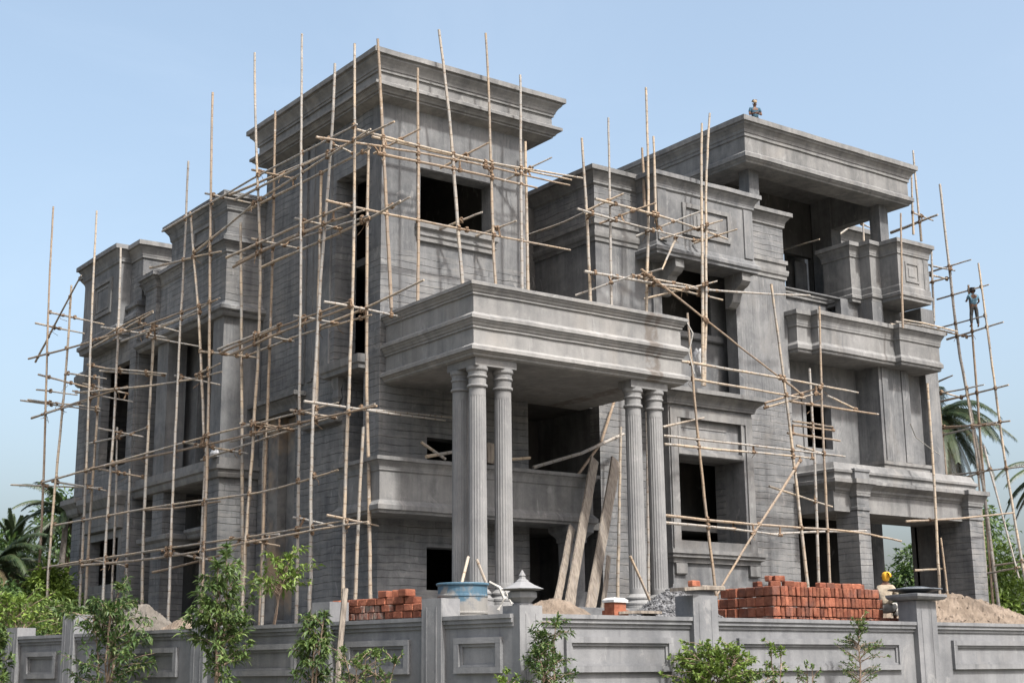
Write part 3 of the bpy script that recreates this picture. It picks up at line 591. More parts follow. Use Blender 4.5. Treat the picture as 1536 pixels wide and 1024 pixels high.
# ------------------------------------------------------------------ bamboo scaffolding
SCAFFOLD = {
 'left': [
  ('pole',0.051,[(-3.47,21.12,19.61),(-3.43,20.66,10.64),(-3.4,20.28,0.7)]),
  ('pole',0.051,[(-3.3,18.95,15.72),(-3.3,19.04,10.95),(-3.33,19.41,0.7)]),
  ('pole',0.051,[(-3.13,16.91,18.36),(-3.1,16.53,10.32),(-3.1,16.49,0.7)]),
  ('pole',0.051,[(-2.95,14.59,16.28),(-2.92,14.24,9.27),(-2.95,14.55,0.7)]),
  ('pole',0.051,[(-2.56,17.2,11.7),(-2.55,17.18,10.07),(-2.56,17.27,0.7)]),
  ('pole',0.051,[(-2.31,14.08,7.67),(-2.28,13.85,0.7)]),
  ('pole',0.051,[(-2.2,12.77,12.36),(-2.2,12.81,9.83),(-2.19,12.53,0.7)]),
  ('pole',0.051,[(-2.41,15.32,9.42),(-2.37,14.87,0.7)]),
  ('pole',0.051,[(-2.54,9.44,18.31),(-2.53,9.39,9.04),(-2.54,9.49,0.7)]),
  ('pole',0.051,[(-2.51,9.08,16.31),(-2.43,8.16,12.58),(-2.38,7.44,7.96)]),
  ('pole',0.051,[(-1.85,8.44,8.15),(-1.86,8.47,0.7)]),
  ('pole',0.051,[(-2.4,7.72,20.44),(-2.36,7.25,8.73),(-2.35,7.1,0.7)]),
  ('pole',0.051,[(-2.15,4.69,20.97),(-2.13,4.31,13.22),(-2.13,4.41,0.7)]),
  ('pole',0.051,[(-1.94,1.98,20.66),(-1.91,1.58,12.61),(-1.9,1.53,0.7)]),
  ('pole',0.051,[(-1.79,0.09,18.91),(-1.82,0.48,12.79),(-1.84,0.82,0.7)]),
  ('pole',0.051,[(-1.54,4.5,18.88),(-1.53,4.41,12.87),(-1.54,4.59,0.7)]),
  ('pole',0.051,[(-1.71,6.58,15.4),(-1.67,6.09,9.08),(-1.62,5.52,0.7)]),
  ('pole',0.051,[(-1.69,-1.15,19.2),(-1.69,-1.13,11.59),(-1.7,-1.02,0.7)]),
  ('pole',0.051,[(-1.31,1.58,15.77),(-1.31,1.58,10.53),(-1.31,1.6,7.99)]),
  ('pole',0.051,[(-0.9,-0.7,16.13),(-0.9,-0.74,8.9),(-0.9,-1.21,0.7)]),
  ('pole',0.051,[(-1.54,4.56,7.97),(-1.54,4.45,0.7)]),
  ('pole',0.051,[(-1.1,-0.95,7.23),(-1.14,-0.55,0.7)]),
  ('ledger',0.04,[(-2.67,11.06,16.07),(-2.13,4.41,16.43),(-1.67,-1.36,16.47)]),
  ('ledger',0.04,[(-2.12,4.19,15.53),(-1.62,-2.03,16.1)]),
  ('ledger',0.04,[(-1.77,7.38,16.63),(-1.35,2.06,16.41),(-0.99,-2.38,16.38)]),
  ('ledger',0.04,[(-2.26,5.94,15.95),(-1.78,-0.04,16.0)]),
  ('ledger',0.04,[(-1.67,6.11,15.74),(-1.09,-1.14,15.89)]),
  ('ledger',0.04,[(-2.29,6.35,13.98),(-1.92,1.7,14.04),(-1.71,-0.82,14.01)]),
  ('ledger',0.04,[(-2.23,5.66,13.66),(-1.92,1.69,13.77),(-1.64,-1.74,13.62)]),
  ('ledger',0.04,[(-1.59,5.14,14.08),(-1.09,-1.09,13.71)]),
  ('ledger',0.04,[(-1.59,5.15,13.45),(-1.39,2.66,13.5),(-1.1,-1.02,13.62),(-0.96,-2.72,13.76)]),
  ('ledger',0.04,[(-2.31,6.57,10.69),(-2.01,2.85,10.91),(-1.69,-1.15,10.92)]),
  ('ledger',0.04,[(-2.25,5.85,10.52),(-2.01,2.84,10.71),(-1.68,-1.26,10.78)]),
  ('ledger',0.04,[(-1.65,5.88,10.55),(-1.39,2.62,10.68),(-1.08,-1.29,10.57)]),
  ('ledger',0.04,[(-1.3,1.47,10.73),(-1.1,-1.01,10.83),(-0.87,-3.84,11.1)]),
  ('ledger',0.04,[(-3.43,20.62,7.8),(-2.72,11.71,7.91),(-2.35,7.17,7.97),(-2.11,4.14,7.95),(-1.74,-0.5,7.95)]),
  ('ledger',0.04,[(-3.06,16.04,7.85),(-2.39,7.6,7.69),(-2.0,2.69,7.66),(-1.58,-2.53,7.55)]),
  ('ledger',0.04,[(-1.88,8.79,7.38),(-1.38,2.49,7.69),(-1.06,-1.45,7.83)]),
  ('ledger',0.04,[(-1.72,6.79,7.77),(-1.32,1.74,7.8)]),
  ('ledger',0.04,[(-3.3,19.02,6.0),(-2.65,10.85,5.87),(-2.06,3.45,5.72),(-1.73,-0.56,5.98)]),
  ('ledger',0.04,[(-2.23,13.11,6.07),(-2.03,10.57,5.88),(-1.77,7.32,5.81)]),
  ('ledger',0.04,[(-3.7,23.96,4.31),(-3.2,17.76,4.39),(-2.56,9.74,4.4),(-2.05,3.38,4.38),(-1.69,-1.12,4.43)]),
  ('ledger',0.04,[(-3.09,16.33,4.22),(-2.56,9.72,4.17),(-2.05,3.37,4.17),(-1.61,-2.18,4.28)]),
  ('ledger',0.04,[(-2.97,22.33,4.4),(-2.54,16.94,4.43)]),
  ('ledger',0.04,[(-2.48,16.2,4.48),(-1.87,8.57,4.5),(-1.46,3.5,4.44)]),
  ('ledger',0.04,[(-2.13,11.85,3.73),(-1.76,7.19,4.0)]),
  ('ledger',0.04,[(-3.59,22.6,13.23),(-3.05,15.92,12.96),(-2.7,11.45,13.11)]),
  ('ledger',0.04,[(-3.08,16.24,12.94),(-2.71,11.62,12.69),(-2.33,6.88,12.63)]),
  ('ledger',0.04,[(-2.62,18.02,12.98),(-2.2,12.79,13.44)]),
  ('ledger',0.04,[(-2.9,14.05,12.46),(-2.69,11.39,12.43),(-2.42,8.06,12.42)]),
  ('ledger',0.04,[(-2.3,14.03,12.85),(-2.03,10.68,12.77),(-1.81,7.82,12.96)]),
  ('ledger',0.04,[(-3.54,22.06,10.64),(-3.17,17.41,10.66),(-2.85,13.36,10.63)]),
  ('ledger',0.04,[(-3.21,17.88,11.08),(-2.68,11.29,10.33),(-2.41,7.88,10.07),(-2.29,6.43,10.05)]),
  ('ledger',0.04,[(-3.54,21.99,10.66),(-3.1,16.5,10.58)]),
  ('ledger',0.04,[(-2.62,17.95,9.11),(-2.38,15.05,9.0),(-2.2,12.79,9.08)]),
  ('brace',0.04,[(-2.47,8.62,14.71),(-2.31,6.64,15.05),(-2.16,4.7,15.5)]),
  ('ledger',0.04,[(-2.74,11.99,14.88),(-2.48,8.7,14.54),(-2.32,6.73,14.3)]),
  ('brace',0.04,[(-3.54,22.02,13.02),(-3.41,20.41,14.24),(-3.22,17.97,15.9)]),
  ('ledger',0.04,[(-2.32,6.71,10.85),(-2.2,5.27,10.87),(-2.01,2.85,10.97)]),
  ('brace',0.04,[(-2.43,8.12,10.21),(-2.3,6.54,10.34)]),
  ('ledger',0.04,[(-2.25,5.88,13.56),(-2.11,4.09,13.69),(-1.91,1.57,13.7),(-1.77,-0.11,13.72)]),
  ('putlog',0.036,[(-2.42,8.01,16.73),(-1.6,5.23,15.68)]),
  ('putlog',0.036,[(-2.16,4.71,14.27),(-1.4,2.78,13.58)]),
  ('putlog',0.036,[(-1.95,2.06,14.31),(-1.22,0.45,13.68)]),
  ('putlog',0.036,[(-1.85,0.93,16.74),(-1.16,-0.21,15.98)]),
  ('putlog',0.036,[(-2.17,4.85,16.72),(-1.44,3.25,16.1)]),
  ('putlog',0.036,[(-2.42,7.95,11.0),(-1.6,5.23,10.39)]),
  ('putlog',0.036,[(-2.1,4.06,10.89),(-1.41,2.92,10.52)]),
  ('putlog',0.036,[(-1.94,2.0,11.11),(-1.22,0.51,10.65)]),
  ('putlog',0.036,[(-2.13,4.44,11.01),(-1.46,3.48,10.66)]),
  ('putlog',0.036,[(-2.48,8.77,7.95),(-1.63,5.6,7.22)]),
  ('putlog',0.036,[(-2.14,4.47,8.08),(-1.41,2.87,7.64)]),
  ('putlog',0.036,[(-1.94,2.06,8.1),(-1.21,0.42,7.68)]),
  ('putlog',0.036,[(-2.19,5.1,8.1),(-1.48,3.71,7.83)]),
  ('putlog',0.036,[(-3.56,22.29,14.74),(-2.68,18.79,13.73)]),
  ('putlog',0.036,[(-3.46,21.04,14.99),(-2.54,16.97,13.77)]),
  ('putlog',0.036,[(-3.05,15.86,13.37),(-2.11,11.64,12.25)]),
  ('putlog',0.036,[(-3.13,16.93,12.05),(-2.41,15.34,11.61)]),
  ('putlog',0.036,[(-3.51,21.59,12.41),(-2.53,16.89,11.07)]),
  ('putlog',0.036,[(-3.64,23.31,11.59),(-2.53,16.91,10.27)]),
  ('putlog',0.036,[(-3.68,23.69,8.04),(-2.49,16.36,7.21)]),
  ('putlog',0.036,[(-3.58,22.53,11.5),(-2.53,16.92,10.38)]),
  ('putlog',0.036,[(-2.56,9.7,10.44),(-1.79,7.6,9.84)]),
  ('putlog',0.036,[(-3.01,15.36,11.65),(-2.1,11.52,10.88)]),
  ('putlog',0.036,[(-3.04,15.76,11.61),(-2.12,11.77,10.85)]),
  ('putlog',0.036,[(-3.23,18.15,11.2),(-2.31,14.08,10.22)]),
  ('putlog',0.036,[(-3.34,19.46,7.73),(-2.46,15.95,7.06)]),
  ('putlog',0.036,[(-3.05,15.87,7.86),(-2.22,12.97,7.25)]),
  ('putlog',0.036,[(-2.58,9.97,4.33),(-1.75,7.18,3.8)]),
  ('putlog',0.036,[(-1.92,1.76,4.77),(-1.22,0.53,4.44)]),
  ('putlog',0.036,[(-2.22,5.49,4.44),(-1.46,3.48,4.06)]),
  ('putlog',0.036,[(-3.06,16.01,4.45),(-2.3,13.96,4.09)]),
  ('putlog',0.036,[(-2.73,11.89,12.24),(-1.91,9.11,11.45)]),
  ('putlog',0.036,[(-2.79,12.58,12.9),(-2.03,10.64,12.29)]),
  ('putlog',0.036,[(-3.27,18.69,11.99),(-2.5,16.47,11.48)]),
  ('putlog',0.036,[(-3.52,21.7,11.8),(-2.71,19.08,11.24)]),
  ('putlog',0.036,[(-3.03,15.6,9.36),(-2.23,13.12,8.75)]),
  ('putlog',0.036,[(-3.16,17.2,11.34),(-2.35,14.67,10.62)]),
 ],
 'tower': [
  ('pole',0.051,[(-0.79,-1.0,19.63),(-0.52,-1.0,15.66),(-0.2,-1.0,10.95)]),
  ('pole',0.051,[(0.72,-1.0,19.04),(0.75,-1.0,10.95)]),
  ('pole',0.051,[(1.5,-1.0,20.56),(2.07,-1.0,16.2),(2.55,-1.0,10.95)]),
  ('pole',0.051,[(3.34,-1.0,20.93),(3.6,-1.0,16.06),(3.74,-1.0,10.95)]),
  ('pole',0.051,[(4.79,-1.0,19.79),(4.77,-1.0,10.95)]),
  ('pole',0.051,[(5.39,-0.45,17.73),(5.44,-0.45,10.95)]),
  ('ledger',0.04,[(-1.51,-1.0,16.43),(3.33,-1.0,16.39),(7.43,-1.0,16.64)]),
  ('ledger',0.04,[(-2.91,-1.0,15.91),(-0.91,-1.0,16.06),(3.33,-1.0,16.25),(6.86,-1.0,16.31)]),
  ('ledger',0.04,[(-0.67,-1.0,15.83),(2.33,-1.0,15.91),(5.46,-1.0,15.91)]),
  ('ledger',0.04,[(-0.64,-0.45,16.55),(4.05,-0.45,16.64),(7.37,-0.45,16.71)]),
  ('ledger',0.04,[(-2.55,-1.0,13.95),(-0.88,-1.0,13.92),(2.59,-1.0,13.94),(6.81,-1.0,13.98)]),
  ('ledger',0.04,[(-2.53,-1.0,10.83),(-1.3,-1.0,10.81),(0.25,-1.0,10.73)]),
  ('ledger',0.04,[(-3.13,-1.0,7.79),(-0.8,-1.0,7.71),(1.77,-1.0,7.69)]),
  ('ledger',0.04,[(-0.63,-0.45,7.87),(2.44,-0.45,7.92)]),
  ('ledger',0.04,[(-2.3,-1.0,4.56),(-0.57,-1.0,4.34)]),
  ('putlog',0.036,[(-0.43,-0.2,16.12),(0.5,-1.5,16.76)]),
  ('putlog',0.036,[(2.09,-0.2,16.15),(3.14,-1.5,16.87)]),
  ('putlog',0.036,[(4.61,-0.2,16.21),(5.71,-1.5,16.9)]),
  ('putlog',0.036,[(-0.4,-0.2,14.07),(0.13,-1.5,14.43)]),
  ('putlog',0.036,[(2.09,-0.2,14.08),(2.86,-1.5,14.46)]),
  ('putlog',0.036,[(3.51,-0.2,14.1),(4.21,-1.5,14.41)]),
 ],
 'mid': [
  ('pole',0.051,[(7.11,-1.4,17.92),(7.23,-1.4,15.01),(7.37,-1.4,10.95)]),
  ('pole',0.051,[(8.31,-1.4,18.92),(8.22,-1.4,10.95)]),
  ('pole',0.051,[(10.15,-1.4,20.51),(9.75,-1.4,9.75)]),
  ('pole',0.051,[(10.21,-1.6,18.59),(10.2,-1.6,15.49)]),
  ('pole',0.051,[(10.55,-0.6,18.54),(10.59,-0.6,16.33)]),
  ('pole',0.051,[(12.33,-1.9,19.47),(11.91,-1.9,11.59),(11.84,-1.9,9.72)]),
  ('pole',0.051,[(12.74,-1.9,19.95),(12.03,-1.9,12.08),(11.9,-1.9,9.72)]),
  ('ledger',0.04,[(7.39,-1.7,15.71),(10.15,-1.7,15.65),(13.58,-1.7,15.35)]),
  ('ledger',0.04,[(6.57,-1.7,15.2),(9.36,-1.7,15.07),(11.86,-1.7,15.02)]),
  ('ledger',0.04,[(6.85,-1.7,13.1),(10.13,-1.7,13.09),(12.41,-1.7,13.25),(17.78,-1.7,13.9)]),
  ('ledger',0.04,[(9.22,-1.7,13.12),(13.18,-1.7,13.02)]),
  ('ledger',0.04,[(8.99,-1.7,13.27),(10.82,-1.7,13.3),(12.9,-1.7,13.32)]),
  ('putlog',0.036,[(8.08,-1.05,15.13),(9.59,-2.3,15.82)]),
  ('putlog',0.036,[(9.74,-1.05,14.97),(11.69,-2.3,15.9)]),
  ('putlog',0.036,[(10.89,-1.05,15.05),(12.76,-2.3,15.77)]),
  ('putlog',0.036,[(12.48,-1.05,15.17),(13.47,-2.3,15.55)]),
  ('putlog',0.036,[(6.96,-1.05,12.41),(8.4,-2.3,13.04)]),
  ('putlog',0.036,[(9.25,-1.05,13.34),(9.77,-2.3,13.49)]),
  ('putlog',0.036,[(10.02,-1.05,12.74),(12.36,-2.3,13.45)]),
  ('ledger',0.045,[(8.0,3.21,15.73),(8.0,1.03,15.62),(8.0,-0.4,15.7)]),
  ('putlog',0.036,[(7.43,-1.1,15.43),(8.41,-2.0,16.02)]),
  ('brace',0.04,[(9.09,-2.0,13.43),(12.06,-2.0,12.04),(15.6,-2.0,10.42)]),
  ('brace',0.04,[(11.12,-1.6,15.0),(10.41,-1.6,13.73)]),
 ],
 'right': [
  ('pole',0.051,[(9.99,-3.2,11.77),(10.24,-3.2,7.95),(11.01,-3.2,0.7)]),
  ('pole',0.062,[(14.12,-3.2,13.39),(14.59,-3.2,9.29),(15.34,-3.2,0.7)]),
  ('pole',0.051,[(16.56,-3.2,12.94),(16.36,-3.2,8.52),(16.22,-3.2,0.7)]),
  ('pole',0.051,[(16.88,-2.3,10.86),(16.78,-2.3,6.27),(16.69,-2.3,0.7)]),
  ('pole',0.051,[(23.4,-1.75,18.13),(23.01,-1.75,13.29)]),
  ('pole',0.051,[(22.79,-2.9,10.84),(22.77,-2.9,7.61),(22.51,-2.9,0.7)]),
  ('pole',0.051,[(22.5,-3.2,4.9),(22.8,-3.2,0.7)]),
  ('pole',0.051,[(8.93,-0.9,8.16),(8.56,-0.9,1.9)]),
  ('pole',0.051,[(10.14,-0.9,9.55),(9.93,-0.9,1.9)]),
  ('ledger',0.04,[(9.69,-3.2,10.09),(14.31,-3.2,10.07),(18.4,-3.2,9.96)]),
  ('ledger',0.04,[(10.12,-3.2,9.55),(15.51,-3.2,9.46)]),
  ('ledger',0.04,[(15.76,-2.3,9.51),(20.53,-2.3,9.51)]),
  ('ledger',0.04,[(8.73,-3.2,7.53),(12.84,-3.2,7.55),(17.43,-3.2,7.55)]),
  ('ledger',0.04,[(8.77,-3.2,7.25),(12.83,-3.2,7.32),(15.72,-3.2,7.34)]),
  ('ledger',0.04,[(9.56,-2.3,8.02),(11.46,-2.3,8.51)]),
  ('ledger',0.04,[(8.7,-3.2,4.97),(13.94,-3.2,4.88),(17.99,-3.2,4.85),(20.22,-3.2,4.67)]),
  ('ledger',0.04,[(8.69,-3.2,4.73),(11.72,-3.2,4.68),(13.91,-3.2,4.58)]),
  ('ledger',0.04,[(14.54,-2.3,4.71),(16.4,-2.3,4.89),(19.42,-2.3,5.07)]),
  ('brace',0.04,[(15.1,-3.2,7.2),(12.64,-3.2,4.57),(10.68,-3.2,2.27)]),
  ('ledger',0.04,[(14.46,-2.3,6.37),(17.66,-2.3,5.84)]),
  ('putlog',0.036,[(14.43,-2.3,9.32),(16.34,-3.2,9.93)]),
  ('putlog',0.036,[(14.45,-2.3,9.16),(16.11,-3.2,9.69)]),
  ('brace',0.04,[(14.32,-3.2,10.09),(15.38,-3.2,9.57)]),
  ('brace',0.04,[(17.73,-2.3,9.93),(19.23,-2.3,9.59)]),
  ('ledger',0.04,[(15.81,-2.3,8.81),(17.92,-2.3,8.79)]),
  ('ledger',0.04,[(15.8,-2.3,8.66),(17.91,-2.3,8.66)]),
  ('ledger',0.04,[(15.51,-2.3,8.35),(18.27,-2.3,8.3)]),
  ('ledger',0.04,[(15.95,-2.3,7.93),(17.68,-2.3,7.71)]),
  ('ledger',0.04,[(21.27,-2.6,5.48),(24.97,-2.6,5.83),(28.04,-2.6,6.19)]),
  ('ledger',0.04,[(24.26,-0.5,3.92),(26.68,-0.5,4.08)]),
  ('putlog',0.036,[(22.01,3.5,17.64),(20.77,0.3,17.09)]),
 ],
 'end': [
  ('pole',0.066,[(28.4,-0.06,20.85),(28.4,-0.32,13.48),(28.4,-0.95,8.55),(28.4,-1.36,0.7)]),
  ('pole',0.051,[(28.4,-1.65,16.85),(28.4,-2.16,8.4),(28.4,-2.83,0.7)]),
  ('pole',0.051,[(28.4,-1.1,16.01),(28.4,-1.04,8.53),(28.4,-1.01,0.7)]),
  ('pole',0.051,[(27.7,0.14,17.73),(27.7,0.28,14.62)]),
  ('pole',0.051,[(27.7,0.7,22.48),(27.7,0.62,18.28)]),
  ('pole',0.051,[(27.2,0.5,21.17),(27.2,0.63,18.5)]),
  ('pole',0.051,[(27.7,0.33,12.94),(27.7,0.34,9.5),(27.7,0.22,7.7)]),
  ('pole',0.051,[(27.7,-1.05,12.12),(27.7,-1.32,8.44),(27.7,-1.24,0.7)]),
  ('ledger',0.04,[(28.4,0.93,17.04),(28.4,-1.34,17.1)]),
  ('ledger',0.04,[(27.7,0.37,16.36),(27.7,-0.54,16.36)]),
  ('ledger',0.04,[(28.4,0.58,15.76),(28.4,-2.09,15.82)]),
  ('ledger',0.04,[(28.4,1.23,14.46),(28.4,-1.83,14.55)]),
  ('ledger',0.04,[(28.4,0.23,13.91),(28.4,-2.63,14.1)]),
  ('ledger',0.04,[(28.4,0.91,12.16),(28.4,0.07,12.31)]),
  ('ledger',0.04,[(27.7,0.26,11.48),(27.7,-1.94,11.49)]),
  ('ledger',0.04,[(28.4,0.78,11.29),(28.4,-2.62,11.45)]),
  ('ledger',0.04,[(28.4,0.79,10.11),(28.4,-2.55,9.97)]),
  ('ledger',0.04,[(27.7,0.29,9.72),(27.7,-2.39,9.87)]),
  ('ledger',0.04,[(28.4,0.7,8.1),(28.4,-3.0,8.05)]),
  ('ledger',0.04,[(27.7,-0.41,7.78),(27.7,-1.73,7.98)]),
  ('ledger',0.04,[(28.4,-0.68,4.18),(28.4,-2.62,4.29)]),
  ('ledger',0.04,[(27.7,-1.26,3.85),(27.7,-2.89,4.01)]),
  ('ledger',0.06,[(27.7,2.23,19.08),(27.7,-0.35,19.23)]),
  ('ledger',0.04,[(27.7,0.19,10.04),(27.7,-2.54,9.76)]),
  ('pole',0.051,[(30.47,6.0,21.57),(30.38,6.0,19.62)]),
  ('ledger',0.04,[(28.03,5.9,19.72),(29.21,5.9,20.52),(30.73,5.9,21.53)]),
  ('ledger',0.04,[(30.11,6.1,21.07),(31.39,6.1,20.86)]),
  ('putlog',0.036,[(27.7,0.37,17.16),(28.4,-0.49,16.8)]),
  ('putlog',0.036,[(27.2,0.58,19.48),(28.4,0.44,19.3)]),
  ('putlog',0.036,[(27.7,0.34,16.71),(28.4,-0.02,16.55)]),
  ('brace',0.04,[(27.7,-1.67,9.03),(27.7,-2.21,6.45),(27.7,-2.81,3.6)]),
  ('putlog',0.036,[(27.7,0.34,14.31),(28.4,-0.79,13.83)]),
  ('putlog',0.036,[(27.7,0.19,11.53),(28.4,-0.28,11.3)]),
 ],
}

SC_INFO = {
 'left': ('tall bamboo scaffold standing along the shaded left facade and tower side', (-2.2, 8, .7)),
 'tower': ('bamboo scaffold on the porch roof in front of the tower window', (2, -1, 11)),
 'mid': ('bamboo scaffold in front of the upper middle block and its boxed balcony', (12, -1.5, 11)),
 'right': ('bamboo scaffold before the ground floor bay and side porch, behind the long brick stack', (13, -3, .7)),
 'end': ('bamboo scaffold at the right end of the house that a man stands on', (28, -1, .7)),
}
def seg_dist(p, q, a, b):
    """closest points of two segments"""
    u, v, w = q-p, b-a, p-a
    A, B, Cc, D, E = u.dot(u), u.dot(v), v.dot(v), u.dot(w), v.dot(w)
    den = A*Cc-B*B
    s = 0 if den < 1e-6 else max(0, min(1, (B*E-Cc*D)/den))
    t = max(0, min(1, (B*s+E)/Cc)); s = max(0, min(1, (B*t-D)/A))
    P, Q = p+u*s, a+v*t
    return (P-Q).length, P, Q
rs = random.Random(11)
for key, items in SCAFFOLD.items():
    lab, loc = SC_INFO[key]
    T = thing('bamboo_scaffold', loc, lab, 'scaffold', 'bamboo scaffolds round the house')
    done = []
    for kind, rad, pts in items:
        P = [Vector(p) for p in pts]
        # resample with a slight natural bend
        L = sum((P[i+1]-P[i]).length for i in range(len(P)-1)); n = max(6, int(L/.55))
        Q = []
        for k in range(n+1):
            d = L*k/n; i = 0
            while i < len(P)-2 and d > (P[i+1]-P[i]).length: d -= (P[i+1]-P[i]).length; i += 1
            Q.append(P[i].lerp(P[i+1], min(1, d/max(1e-6, (P[i+1]-P[i]).length))))
        for _ in range(2):
            Q = [Q[0]] + [(Q[i-1]+Q[i]*2+Q[i+1])/4 for i in range(1, n)] + [Q[-1]]
        amp = .0012*L*rs.uniform(.5, 1.6); ph = rs.uniform(0, 6.28); ax = Vector((rs.uniform(-1,1), rs.uniform(-1,1), rs.uniform(-.6,.6)))
        Q = [q + ax*amp*3*math.sin(ph+k/n*rs.uniform(5.8, 6.4)) + Vector((rs.uniform(-1,1), rs.uniform(-1,1), rs.uniform(-1,1)))*.006 for k, q in enumerate(Q)]
        k0 = rs.uniform(.9, 1.12)
        rr = [rad*k0*(1.12-.34*k/n if kind != 'pole' else .80+.30*k/n)*rs.uniform(.96, 1.06) for k in range(n+1)]
        mb = MB(); mb.tube(Q, rr, 7, 0, rs.uniform(0, 3))
        # rope lashings where it crosses something already standing
        for P2, r2 in done:
            for i in range(len(P)-1):
                for j in range(len(P2)-1):
                    dd, c1, c2 = seg_dist(P[i], P[i+1], P2[j], P2[j+1])
                    if dd < .34 and kind != 'pole':
                        c = (c1+c2)/2; d = (P2[j+1]-P2[j]).normalized(); e = (P[i+1]-P[i]).normalized()
                        rl = (r2+rad)*.5+.016
                        for h in (-.035, .03):
                            mb.tube([c1+d*h-e*.05, c1+d*(h+rs.uniform(-.03,.03))+e*.05], rl*rs.uniform(.9,1.1), 6, 1)
                        if dd > r2+rad: mb.tube([c1, c2], .035, 5, 1)
                        if rs.random() < .3:
                            mb.tube([c, c+Vector((rs.uniform(-.12,.12), rs.uniform(-.12,.12), -.16)), c+Vector((rs.uniform(-.2,.2), rs.uniform(-.2,.2), rs.uniform(-.4,-.2)))], .010, 4, 1)
        done.append((P, rad))
        mb.build(kind, [M['bamboo'], M['rope']], T, merge=False, smooth=True, at=tuple(P[0]))
# ------------------------------------------------------------------ boundary wall
BW = thing('boundary_wall', (-8.4,-18.4,-1.5), 'long grey plastered boundary wall with recessed panels and square pillars', 'wall')
def wall_run(org, d, nrm, spans, pillars):
    """d along, nrm outward; spans (u0,u1) between pillars (u0,u1,top)"""
    o, d, nr = Vector(org), Vector(d), Vector(nrm)
    def ob(mb, u0, u1, w0, w1, z0, z1):
        c = o + d*(u0+u1)/2 + nr*(w0+w1)/2
        mb.obox((c.x, c.y, (z0+z1)/2), (d.x*(u1-u0)/2, d.y*(u1-u0)/2, 0), (nr.x*(w1-w0)/2, nr.y*(w1-w0)/2, 0), (0,0,(z1-z0)/2))
    for u0, u1 in spans:
        mb = MB(); ob(mb, u0, u1, -.25, 0, -1.5, .84)
        w = mb.build('wall_section', M['wallgrey'], BW)
        mb = MB(); ob(mb, u0, u1, -.27, .03, .80, .86); ob(mb, u0, u1, -.29, .07, .862, .93); ob(mb, u0, u1, -.31, .10, .932, 1.0); mb.build('coping', M['wallgrey'], w)
        a, b = u0+min(.55, (u1-u0)*.16), u1-min(.45, (u1-u0)*.16)
        mb = MB()
        ob(mb, a, b, 0.002, .075, .54, .64); ob(mb, a, b, 0.002, .075, .06, .16); ob(mb, a, a+.11, 0.002, .074, .162, .538); ob(mb, b-.11, b, 0.002, .074, .162, .538)
        ob(mb, a+.112, b-.112, 0.002, .035, .49, .538); ob(mb, a+.112, b-.112, .002, .035, .162, .20); ob(mb, a+.112, a+.16, .002, .034, .202, .488); ob(mb, b-.16, b-.112, .002, .034, .202, .488)
        mb.build('panel_frame', M['wallgrey'], w)
    for u0, u1, top in pillars:
        mb = MB(); ob(mb, u0, u1, -.35, .12, -1.5, top)
        for k in (.22, .72): ob(mb, u0+(u1-u0)*k, u0+(u1-u0)*(k+.05), .12, .128, -1.4, top-.14)
        mb.build('pillar', M['wallgrey'], BW)
RS = [(0.0,3.82),(4.4,9.95),(10.55,17)]
wall_run((-8.4,-18.4), (1,0), (0,-1), [(.43,3.81),(4.41,9.94),(10.56,17)], [(3.81,4.41,1.38),(9.94,10.56,1.42)])
wall_run((-8.4,-18.4), WD, WN, [(.05,1.58),(2.04,4.38),(4.86,8.05),(8.45,12.65),(13.1,14.95),(15.4,20)], [(1.58,2.04,1.31),(4.38,4.86,1.36),(8.05,8.45,1.3),(12.65,13.1,1.42),(14.95,15.4,1.2)])
mb = MB(); mb.box(-8.42,-7.96,-18.52,-18.05,-1.5,1.13); mb.box(-8.3,-8.27,-18.528,-18.52,-1.4,1.0); mb.box(-8.1,-8.07,-18.528,-18.52,-1.4,1.0)
cp = mb.build('corner_pillar', M['wallgrey'], BW)
mb = MB(); mb.lathe((-8.19,-18.29), [(0.17,1.13),(0.17,1.159),(0.14,1.173),(0.2,1.231),(0.24,1.26),(0.24,1.346),(0.2,1.375),(0.34,1.389),(0.36,1.4),(0.3,1.425),(0.2,1.468),(0.14,1.504),(0.11,1.519),(0.1,1.54),(0.06,1.569),(0.05,1.605),(0.06,1.62),(0.035,1.663),(0.008,1.713)], 8)
mb.build('finial', M['wallgrey'], cp)
# ------------------------------------------------------------------ bricks
def brick_mesh(name, sx, sy, sz, mat, seed):
    r = random.Random(seed); mb = MB(); mb.box(-sx/2, sx/2, -sy/2, sy/2, 0, sz)
    me = bpy.data.meshes.new(name); bm = bmesh.new()
    vs = {}
    for f in mb.f:
        q = []
        for i in f:
            k = tuple(round(c, 4) for c in mb.v[i])
            if k not in vs: vs[k] = bm.verts.new(k)
            q.append(vs[k])
        bm.faces.new(q)
    bmesh.ops.recalc_face_normals(bm, faces=bm.faces)
    bmesh.ops.bevel(bm, geom=bm.edges[:], offset=.013, segments=1, affect='EDGES')
    for v in bm.verts: v.co += Vector((r.uniform(-1,1), r.uniform(-1,1), r.uniform(-1,1)))*.006
    bm.to_mesh(me); bm.free(); me.materials.append(M[mat]); return me
up = [brick_mesh('brick', .099, .24, .186, 'brick', k) for k in range(7)]
flat = [brick_mesh('brick', .24, .115, .11, 'brick', 20+k) for k in range(3)]
sq = [brick_mesh('brick', .212, .235, .186, 'brick', 30+k) for k in range(2)]
def put_brick(me, loc, rot, label, group):
    o = bpy.data.objects.new('brick', me); col.objects.link(o); o.location = loc; o.rotation_euler = rot
    return props(o, label, 'brick', group)
rb = random.Random(5)
LONG = 'red clay brick in the long neat stack behind the wall, left of the woman'
x0, y0, nz = -1.52, -17.52, 4
